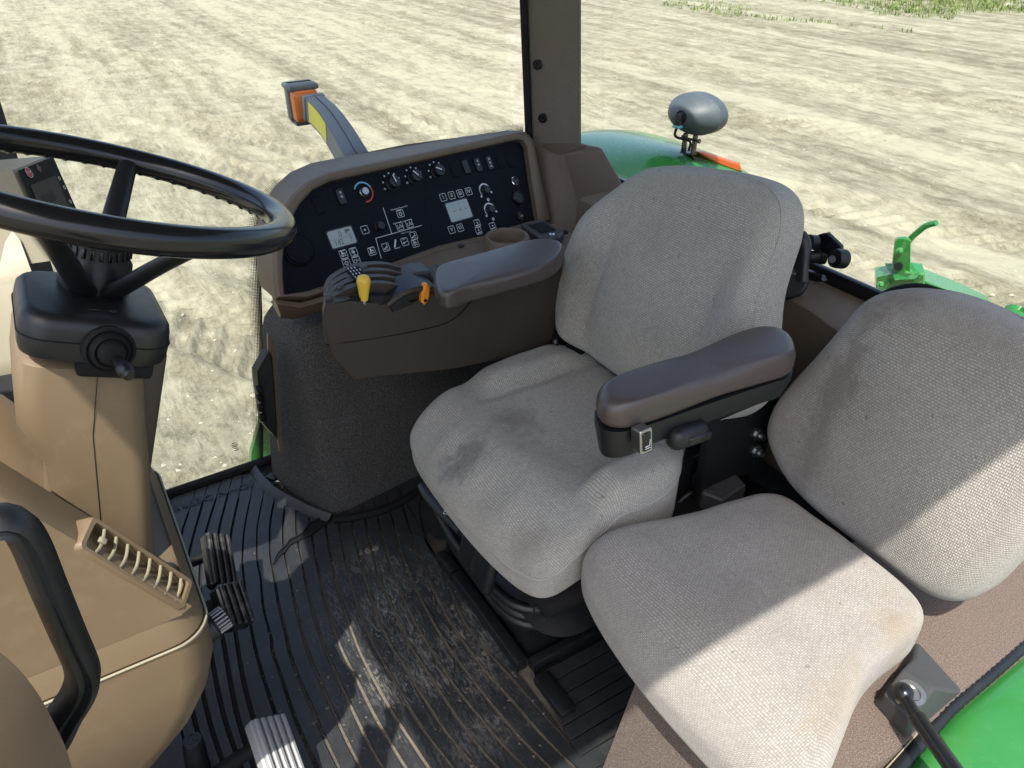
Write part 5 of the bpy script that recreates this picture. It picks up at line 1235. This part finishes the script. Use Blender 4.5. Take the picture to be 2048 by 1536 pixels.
# ================================================================== FLOOR MAT
fm = thing("floor_mat", (.2, -.25, 0), "black ribbed rubber floor mat with muddy grooves and a torn corner", "floor mat")
def cA(x, y): return (340+x/4.096, 1000+y/4.096)
def cB(x, y): return (400+x/4.096, 1236+y/4.096, 1)
def cC(x, y): return (800+x/4.096, 1236+y/4.096, 1)
GR = [
 [(0, 60), (-60, 275), (-90, 500), (-80, 800), (-40, 1229), (60, 1800), (260, 2500)],
 [(150, 105), (95, 275), (50, 500), (50, 800), (100, 1229), (200, 1800), (420, 2500)],
 [(258, 60), (160, 420), (140, 640), (150, 850), (210, 1229), (320, 1800), (560, 2500)],
 [(370, 10), (300, 240), (265, 400), (245, 640), (270, 900), (330, 1229), (450, 1800), (700, 2500)],
 [(465, -10), (405, 225), (380, 450), (375, 700), (400, 980), (450, 1229), (560, 1800), (800, 2500)],
 [(560, -10), (500, 280), (488, 500), (500, 800), (535, 1060), cB(340, 420), cB(410, 720), cB(560, 1229), cB(640, 1500)],
 [(660, -10), (610, 250), (597, 480), (605, 620), (670, 1060), cB(490, 380), cB(560, 600), cB(640, 850), cB(770, 1229), cB(880, 1500)],
 [(757, -10), (715, 200), (708, 340), (715, 520), (740, 640), (765, 900), (830, 1229), cB(590, 200), cB(650, 440), cB(740, 720), cB(820, 930), cB(960, 1229), cB(1080, 1500)],
 [(850, 20), (820, 200), (818, 340), (825, 480), (850, 600), (890, 850), (975, 1229), cB(720, 200), cB(800, 470), cB(910, 720), cB(1020, 980), cB(1140, 1229), cB(1270, 1500)],
 [(938, 60), (925, 240), (935, 420), (975, 600), (1020, 830), (1115, 1200), cB(880, 250), cB(970, 490), cB(1080, 740), cB(1200, 1000), cB(1320, 1229), cB(1480, 1500)],
 [(1033, 90), (1040, 300), (1080, 480), (1120, 720), (1180, 950), (1265, 1210), cB(1050, 310), cB(1160, 560), cB(1280, 820), cB(1390, 1040), cB(1500, 1229), cB(1680, 1500)],
 [(1135, 120), (1160, 290), (1195, 480), (1250, 760), (1310, 960), (1400, 1215), cB(1180, 260), cB(1290, 520), cB(1430, 800), cB(1560, 1020), cB(1690, 1229), cB(1880, 1500)],
 [(1275, 215), (1320, 480), (1370, 720), (1440, 930), (1540, 1205), cB(1320, 260), cB(1440, 530), cB(1590, 790), cB(1740, 1020), cB(1880, 1229), cB(2080, 1500)],
 [(1385, 205), (1420, 420), (1480, 680), (1560, 930), (1680, 1205), cB(1450, 250), cB(1580, 490), cC(0, 590), cC(150, 850), cC(330, 1090), cC(440, 1229), cC(660, 1500)],
 [(1495, 200), (1550, 450), (1620, 720), (1700, 950), (1810, 1190), cB(1620, 280), cC(0, 330), cC(110, 520), cC(250, 740), cC(400, 960), cC(630, 1229), cC(860, 1500)],
 [(1600, 170), (1650, 400), (1710, 620), (1800, 830), (1960, 1180), cC(0, 40), cC(130, 290), cC(290, 540), cC(470, 810), cC(640, 1040), cC(810, 1229), cC(1060, 1500)],
 [(1700, 130), (1760, 370), (1830, 590), (1920, 820), (2030, 1050), cC(110, 0), cC(260, 260), cC(430, 530), cC(630, 780), cC(830, 1020), cC(1040, 1229), cC(1310, 1500)],
 [(1805, 90), (1880, 380), (1960, 600), (2048, 790), cC(255, 0), cC(380, 210), cC(560, 460), cC(750, 700), cC(950, 940), cC(1240, 1229), cC(1530, 1500)],
 [(1905, 40), (1990, 330), (2048, 500), cC(390, 0), cC(540, 220), cC(700, 430), cC(900, 650), cC(1160, 950), cC(1440, 1229), cC(1720, 1500)],
 [(1945, 30), (2048, 210), (880*4.096-340*4.096, (1125-1000)*4.096), cC(520, 10), cC(740, 290), cC(960, 535), cC(1230, 835), cC(1600, 1229), cC(1860, 1500)],
]
ZB, ZS = .0035, .0085
G3 = []
for gi, g in enumerate(GR):
    P_ = []; last = -99
    for u, v in sorted([p[:2] if len(p) == 3 else cA(*p) for p in g], key=lambda q: q[1]):
        if v-last < 14: continue
        last = v; P_.append(px(u, v, z=ZS))
    d = (P_[0]-P_[1]).normalized()
    ext = .095 if gi <= 6 else (.030 if gi <= 11 else .10)
    if gi <= 6: ext = max(.01, min(ext, (.802-P_[0].x)/max(.2, d.x)))
    cut = (P_[0]+d*ext)
    sp_l = spline([cut]+P_, 5); G3.append((resample(sp_l, 44), ext))
G3.append((resample([Vector((x, y, ZS)) for x, y in ((.56, -.62), (.45, -.535), (.33, -.4945), (.10, -.4925), (-.06, -.4935), (-.20, -.497), (-.36, -.497))], 44), 9.0))
def half(k_, line, ext):
    L_ = 0
    for a in range(k_): L_ += (line[a+1]-line[a]).length
    return .0002 if L_ < ext-.004 else .0021+.0019*sm(.1, .6, L_-ext)
mats_ = []
for gi in range(len(G3)-1):
    (A, ea), (B, eb) = G3[gi], G3[gi+1]; top_l = []; 
    la, ra, lb2, rb2 = [], [], [], []
    for k_ in range(44):
        d = (B[k_]-A[k_]); d.z = 0; d.normalize()
        ha, hb = half(k_, A, ea), half(k_, B, eb)
        l0 = A[k_]+d*ha; r0 = B[k_]-d*hb
        la.append(Vector((l0.x, l0.y, ZB))); lb2.append(Vector((l0.x+d.x*.0009, l0.y+d.y*.0009, ZS)))
        ra.append(Vector((r0.x, r0.y, ZB))); rb2.append(Vector((r0.x-d.x*.0009, r0.y-d.y*.0009, ZS)))
    la = [Vector((p.x, p.y, ZB)) for p in la]
    mb = MB(); mb.loft([[a, b_, c, d] for a, b_, c, d in zip(la, lb2, rb2, ra)], True, True, closed=False)
    mb.build("strip", "mat_rubber", fm, 30)
ol_ = [G3[0][0][0], G3[6][0][0], Vector((.80, -.27, 0)), Vector((.80, -.62, 0)), Vector((.28, -.62, 0)), Vector((-.10, -.52, 0)), Vector((-.10, -1.0, 0)), Vector((-.32, -1.0, 0)), Vector((-.36, -.52, 0)), Vector((-.36, .10, 0)), Vector((.05, .30, 0)), Vector((.79, .30, 0))]
mb = MB(); mb.prism([Vector((p.x, p.y, -.002)) for p in ol_], (0, 0, ZB+.0005)); mb.build("groove_dirt", "packed_soil", fm, 0)
L0 = G3[0][0]; mg = [Vector((p.x, p.y-.0005+.001, ZB-.001)) for p in L0[::3]]; mb = MB(); mb.loft([[p, p+Vector((0, 0, .0045)), Vector((p.x, .60, ZB+.0035)), Vector((p.x, .60, ZB-.001))] for p in mg], True, True, closed=False); mb.build("margin", "mat_rubber", fm, 30)
# raised lip at the torn corner
lipc = [px(u, v, z=.014) for u, v in ((506, 938), (520, 958), (545, 981), (580, 1002), (620, 1022), (660, 1037))]
lipc = resample(spline(lipc, 5), 26); mb = MB(); loops = []
for k_, p in enumerate(lipc):
    tg = (lipc[min(25, k_+1)]-lipc[max(0, k_-1)]).normalized(); s_ = tg.cross(Vector((0, 0, 1))).normalized()
    if s_.x > 0: s_ = -s_
    loops.append([p+s_*.014+Vector((0, 0, -.010)), p+s_*.008+Vector((0, 0, -.003)), p+Vector((0, 0, .004)), p-s_*.007+Vector((0, 0, .009)), p-s_*.010+Vector((0, 0, .008)), p-s_*.010+Vector((0, 0, -.010))])
mb.loft(loops); mb.build("corner_lip", "mat_rubber", fm, 40)
mb = MB(); lip2 = [px(u, v, z=.012) for u, v in ((668, 1040), (720, 1033), (780, 1015), (840, 978), (866, 930))]
mb.tube(resample(spline(lip2, 5), 20), .011, 8); mb.build("base_lip", "black_matte", fm, 60)
# the tear: a dark jagged wedge lying open across the strips
tear = [(655, 1036), (640, 1048), (615, 1068), (590, 1082), (577, 1090), (566, 1104), (556, 1112), (547, 1130)]
mb = MB(); lo_, hi_ = [], []
for k_, (u, v) in enumerate(tear):
    w_ = (.020, .022, .016, .012, .004, .007, .005, .001)[k_]; p = px(u, v, z=ZS+.0012); d = Vector((.55, .83, 0))
    lo_.append(p-d*w_*.6); hi_.append(p+d*w_*(.8+.4*(k_ % 2)))
mb.loft([[a, b_] for a, b_ in zip(lo_, hi_)], False, False, closed=False); mb.build("tear_gap", "black_matte", fm, 0)
mb = MB()
for side in (lo_, hi_): mb.tube([p+Vector((0, 0, .001)) for p in side], [.0022, .003, .0024, .002, .003, .002, .002, .001], 6)
mb.build("torn_edge", "black_plastic", fm, 60)
# moulded lettering, readable from the far side
tl_ = px(505, 968, z=ZS); tr_ = px(345, 1018, z=ZS)
lp_ = Pl((tl_+tr_)/2+Vector((.0, 0, .0012)), (tr_-tl_), Vector((0, 0, 1)).cross(tr_-tl_))
if lp_.n.z < 0: lp_ = Pl(lp_.o, lp_.a, -lp_.b)
mb = MB(); vs, fs = text_polys("JOHN DEERE", .030); wdt = max(a for a, _ in vs)-min(a for a, _ in vs); k_ = (tr_-tl_).length/wdt
mb.add([lp_.at(a*k_, b_, 0) for a, b_ in vs]+[lp_.at(a*k_, b_, .0022) for a, b_ in vs], fs+[tuple(i+len(vs) for i in f) for f in fs])
mb.build("moulded_lettering", "black_plastic", fm, 0)
# side mat behind the pedestal
smt = thing("side_floor_mat", (-.22, -.75, 0), "narrow ribbed rubber mat beside the seat pedestal under the passenger seat", "floor mat")
ends = [(1092, 1340), (1105, 1364), (1125, 1390), (1139, 1415), (1125, 1453), (1142, 1481), (1161, 1513), (1180, 1545), (1200, 1580)]
E3 = [px(u, v, z=ZS) for u, v in ends]; E3.sort(key=lambda p: -p.x)
for a, b_ in zip(E3, E3[1:]):
    if a.x-b_.x < .006: continue
    y0 = max(a.y, b_.y)-.002; mb = MB(); mb.box(((a.x+b_.x)/2, (y0-1.0)/2, ZS-.003), (a.x-b_.x-.0028, abs(-1.0-y0), .007), None, .001, 1); mb.build("strip", "mat_rubber", smt, 30)
mb = MB(); p0 = px(1066, 1366, z=.012); p1 = px(1112, 1428, z=.012); mb.box((p0+p1)/2+Vector((-.004, -.02, .0)), (abs(p1.x-p0.x)+.02, .034, .020), None, .004); mb.build("rubber_block", "black_plastic", smt)

# mud flakes and grit on the mat
mb = MB()
def flake(x, y, q, z):
    n_ = random.randint(5, 7); ro = random.uniform(0, 6); ang = [ro+2*math.pi*k_/n_ for k_ in range(n_)]
    rr_ = [q*random.uniform(.5, 1.3) for _ in ang]; t_ = q*random.uniform(.12, .45)
    b0 = [Vector((x+r_*math.cos(a), y+r_*math.sin(a), z)) for a, r_ in zip(ang, rr_)]
    t0 = [Vector((x+(p.x-x)*.65, y+(p.y-y)*.65, z+t_)) for p in b0]; mb.loft([b0, t0], False, True)
for _ in range(520):
    x = random.gauss(.10, .20); y = random.gauss(-.34, .14)
    if y > -.02 or y < -.49 or x > .70: continue
    flake(x, y, random.choice((.0008, .001, .0014, .002, .0028))*random.uniform(.7, 1.4), ZS)
for u, v, q in ((736, 1103, .012), (750, 1096, .010), (722, 1108, .006), (880, 1120, .008), (960, 1180, .004), (905, 1215, .006), (970, 1305, .006), (655, 1415, .005), (627, 1447, .004), (1029, 1351, .003)):
    P = px(u, v, z=ZS); flake(P.x, P.y, q, ZS)
for ln_, ex_ in G3[6:-1]:
    for _ in range(90):
        k_ = random.randint(8, 42); P = ln_[k_].lerp(ln_[k_+1], random.random())
        if ((P.x-.06)/.40)**2+((P.y+.32)/.26)**2 > 1.0: continue
        flake(P.x+random.gauss(0, .0012), P.y+random.gauss(0, .0012), random.choice((.0007, .001, .0013, .0019)), ZB+.001)
for k_ in range(40):
    P = px(random.uniform(525, 575), random.uniform(935, 985), z=.004); flake(P.x, P.y, random.uniform(.002, .007), .004)
mb.build("mud_flakes", "dirt", None, 0, "dry mud flakes and grit scattered on the rubber mat", "mud", kind="stuff", loc=Vector((.1, -.3, ZS)))
# broken clip in the dirty corner
bc = thing("broken_clip", px(552, 962, z=.01), "broken black clip lying in the dirty corner by the console", "clip")
mb = MB(); mb.box(px(545, 955, z=.012), (.03, .02, .012), Matrix.Rotation(.6, 3, 'Z'), .003); mb.build("body", "black_plastic", bc)
mb = MB(); mb.tube(spline([px(548, 968, z=.008), px(556, 962, z=.018), px(566, 966, z=.008)], 4), .003, 6); mb.build("hook", "steel", bc, 60)

# ================================================================== DOOR SIDE: fender, seal, strut
sl_px = [(1700, 1640), (1790, 1545), (1862, 1462), (1905, 1415), (1960, 1368), (2010, 1325), (2060, 1280), (2140, 1200)]
sl3 = [px(u, v, z=.345) for u, v in sl_px]
ds_ = thing("door_seal", sl3[2], "black corrugated door seal between brown carpet and green fender", "seal")
path_ = resample(spline(sl3, 6), 120); mb = MB(); mb.tube(path_, [.0085+.0006*math.sin(k_*2.4) for k_ in range(120)], 10); mb.build("rubber_tube", "black_plastic", ds_, 80)
mb = MB(); mb.tube([p+Vector((.0085, .004, .0055)) for p in path_], .0012, 5); mb.build("piping", "beige_plastic", ds_, 80)
nf_ = thing("near_fender", sl3[3]+Vector((-.25, 0, -.3)), "sunlit green fender at the lower right corner by the strut", "fender")
mb = MB(); loops = []
for k_, p in enumerate(path_[::5]):
    loops.append([p+Vector((.015, .01, -.06)), p+Vector((-.002, -.002, -.004)), p+Vector((-.03, -.02, .004)), p+Vector((-.12, -.06, .004)), p+Vector((-.25, -.13, -.02)), p+Vector((-.36, -.20, -.09)), p+Vector((-.42, -.24, -.25))])
mb.loft(loops, False, False, closed=False); nfo = mb.build("panel", "green_paint", nf_, 50)
sd = nfo.modifiers.new("ss", 'SUBSURF'); sd.levels = 2; sd.render_levels = 2
gs = thing("gas_strut", px(1810, 1390, z=.40), "black gas strut with ball joint on a square bracket by the door", "strut")
bq0 = [px(u, v, z=.355) for u, v in ((1747, 1404), (1834, 1283), (1924, 1382), (1812, 1478))]
bq1 = [px(u, v, z=.372) for u, v in ((1762, 1398), (1830, 1312), (1900, 1380), (1815, 1462))]
bq2 = [px(u, v, z=.392) for u, v in ((1767, 1387), (1806, 1335), (1868, 1374), (1822, 1436))]
mb = MB(); mb.loft([bq0, bq1, bq2], False, True); bro = mb.build("bracket", "grey_plastic", gs, 20)
md = bro.modifiers.new("bev", 'BEVEL'); md.width = .004; md.segments = 3; md.limit_method = 'ANGLE'; md.angle_limit = math.radians(15)
wc_ = px(1822, 1386, z=.394); mb = MB(); mb.lathe([(.0185, -.002), (.0185, .0012), (.012, .0015), (.0115, -.001)], wc_, (-.1, .05, 1), 28); mb.build("washer", "steel", gs)
b1 = px(1806, 1385, z=.412); b2 = px(1832, 1432, z=.415); b3 = px(1965, 1620, z=.43); bd = (b3-b2).normalized()
mb = MB(); mb.lathe([(.003, -.0125), (.009, -.0095), (.0125, -.003), (.0125, .003), (.009, .0095), (.006, .012)], b1, (b2-b1), 20); mb.lathe([(.0075, 0), (.0075, (b2-b1).length+.004)], b1, (b2-b1), 16); mb.build("ball_socket", "gloss_black", gs, 50)
mb = MB(); mb.lathe([(.0090, 0), (.0102, .002), (.0102, (b3-b2).length)], b2, bd, 24); mb.build("cylinder", "gloss_black", gs, 40)
mb = MB(); mb.lathe([(.005, -.006), (.005, .012)], b1-Vector((0, 0, .012)), (0, 0, 1), 10); mb.build("stud", "steel", gs)

# ================================================================== LEFT FOREGROUND: grab handle and trim
gh_ = thing("grab_handle", px(90, 1480, x=-.43), "black angular grab handle at the lower left corner", "handle")
HX = -.41
hp = [px(u, v, x=HX) for u, v in ((-60, 1080), (-20, 1052), (28, 1052), (60, 1092), (95, 1175), (135, 1270), (166, 1345), (160, 1385), (135, 1425), (100, 1480), (60, 1530))]
hp = resample(spline(hp, 6), 50); mb = MB(); loops = []
for k_, p in enumerate(hp):
    tg = (hp[min(49, k_+1)]-hp[max(0, k_-1)]).normalized(); s_ = tg.cross(Vector((1, 0, 0))).normalized(); w_ = .0115*(1+.35*sm(38, 46, k_))
    loops.append([p+s_*a*w_+Vector((b_*.013, 0, 0)) for a, b_ in ((-1, .5), (-.7, -.4), (-.35, -.85), (0, -.65), (.35, -.95), (.8, -.6), (1, .2), (.6, 1), (-.6, 1))])
mb.loft(loops); mb.build("grip", "black_plastic", gh_, 40)
at_ = thing("door_post_trim", px(60, 1536, x=-.47), "grey brown door post trim in the bottom left corner", "trim")
tpx = [(-120, 1130), (-20, 1290), (20, 1320), (70, 1378), (105, 1440), (135, 1505), (160, 1600)]
e3 = [px(u, v, x=-.455) for u, v in tpx]; e3 = resample(spline(e3, 5), 24)
mb = MB(); mb.loft([[p+Vector((.05, .03, -.02)), p+Vector((.012, .006, -.002)), p, p+Vector((-.012, .010, 0)), p+Vector((-.06, .06, -.01)), p+Vector((-.10, .16, -.02))] for p in e3], False, False, closed=False)
mb.build("cover", "brown_plastic", at_, 60)

# ================================================================== REAR WINDOW LATCH
wl2 = thing("window_latch", px(1620, 560, y=-1.2), "black rear window latch handle with white symbol above the sill", "latch")
LY = -1.19
def K(u, v, y=LY): return px(u, v, y=y)
mb = MB(); mb.prism([K(1640, 468, -1.21), K(1652, 466, -1.21), K(1680, 493, -1.21), K(1680, 518, -1.21), K(1668, 524, -1.21), K(1616, 496, -1.21), K(1614, 478, -1.21)], (.0, -.012, 0), .002); mb.build("bar", "gloss_black", wl2, 30)
kn_ax = Vector((-.75, -.3, -.12)).normalized()
mb = MB(); mb.lathe([(.017, -.006), (.018, 0), (.018, .016), (.015, .019)], K(1674, 517), (C_RT+C_FW*.4).normalized(), 24); mb.build("stop_knob", "black_plastic", wl2, 40)
mb = MB(); mb.lathe([(.014, -.004), (.014, .012), (.011, .014)], K(1621, 484), (C_RT+C_FW*.4).normalized(), 24); mb.build("stop_knob", "black_plastic", wl2, 40)
mb = MB(); mb.lathe([(.0065, -.004), (.0065, .010)], K(1664, 518, -1.175), Vector((-.6, .8, .3)), 12); mb.build("bolt", "grey_plastic", wl2)
mb = MB(); mb.lathe([(.012, 0), (.012, .018), (.014, .019), (.014, .030)], K(1618, 514), C_RT, 20); mb.build("pivot", "black_plastic", wl2, 40)
hp = resample(spline([K(1575, 475, -1.15), K(1597, 476, -1.15), K(1606, 495, -1.15), K(1605, 530, -1.14), K(1602, 565, -1.13)], 5), 20)
mb = MB(); mb.tube(hp, [.012+.002*math.sin(k_*.3) for k_ in range(20)], 10, flat=1.3); mb.build("handle", "black_plastic", wl2, 60)
dcn = (CAM-K(1585, 560)).normalized(); dcn = (dcn+Vector((0, .2, .5))).normalized()
pl = Pl(K(1580, 575, -1.11), dcn.cross(Vector((0, 0, 1)))*-1, Vector((0, 0, 1))-dcn*dcn.z)
cr = [pl.pix(u, v) for u, v in ((1555, 590), (1560, 555), (1578, 548), (1592, 543), (1603, 530), (1614, 540), (1617, 560), (1607, 580), (1590, 592), (1570, 597))]
mb = MB(); pl.slab(mb, [(p.x, p.y) for p in spline([Vector((a, b_, 0)) for a, b_ in cr], 3, True)], -.022, 0, .003); ltc = mb.build("crescent", "black_plastic", wl2, 40)
mb = MB(); a_, b_ = pl.pix(1600, 547); c30 = .0
pl.line(mb, [(a_-.008, b_-.004), (a_-.005, b_+.003), (a_-.001, b_-.004), (a_+.006, b_+.000)], .0011, .0006); pl.ring(mb, a_, b_+.003, .0002, .0016, .0006, n=8); pl.ring(mb, a_+.003, b_, .0002, .0014, .0006, n=8); mb.build("marking", "white_print", ltc, 0)
mb = MB(); mb.prism([K(1618, 537), K(1652, 551), K(1656, 560), K(1640, 562), K(1622, 556)], (0, .012, 0), .002); mb.build("keeper", "gloss_black", wl2, 20)
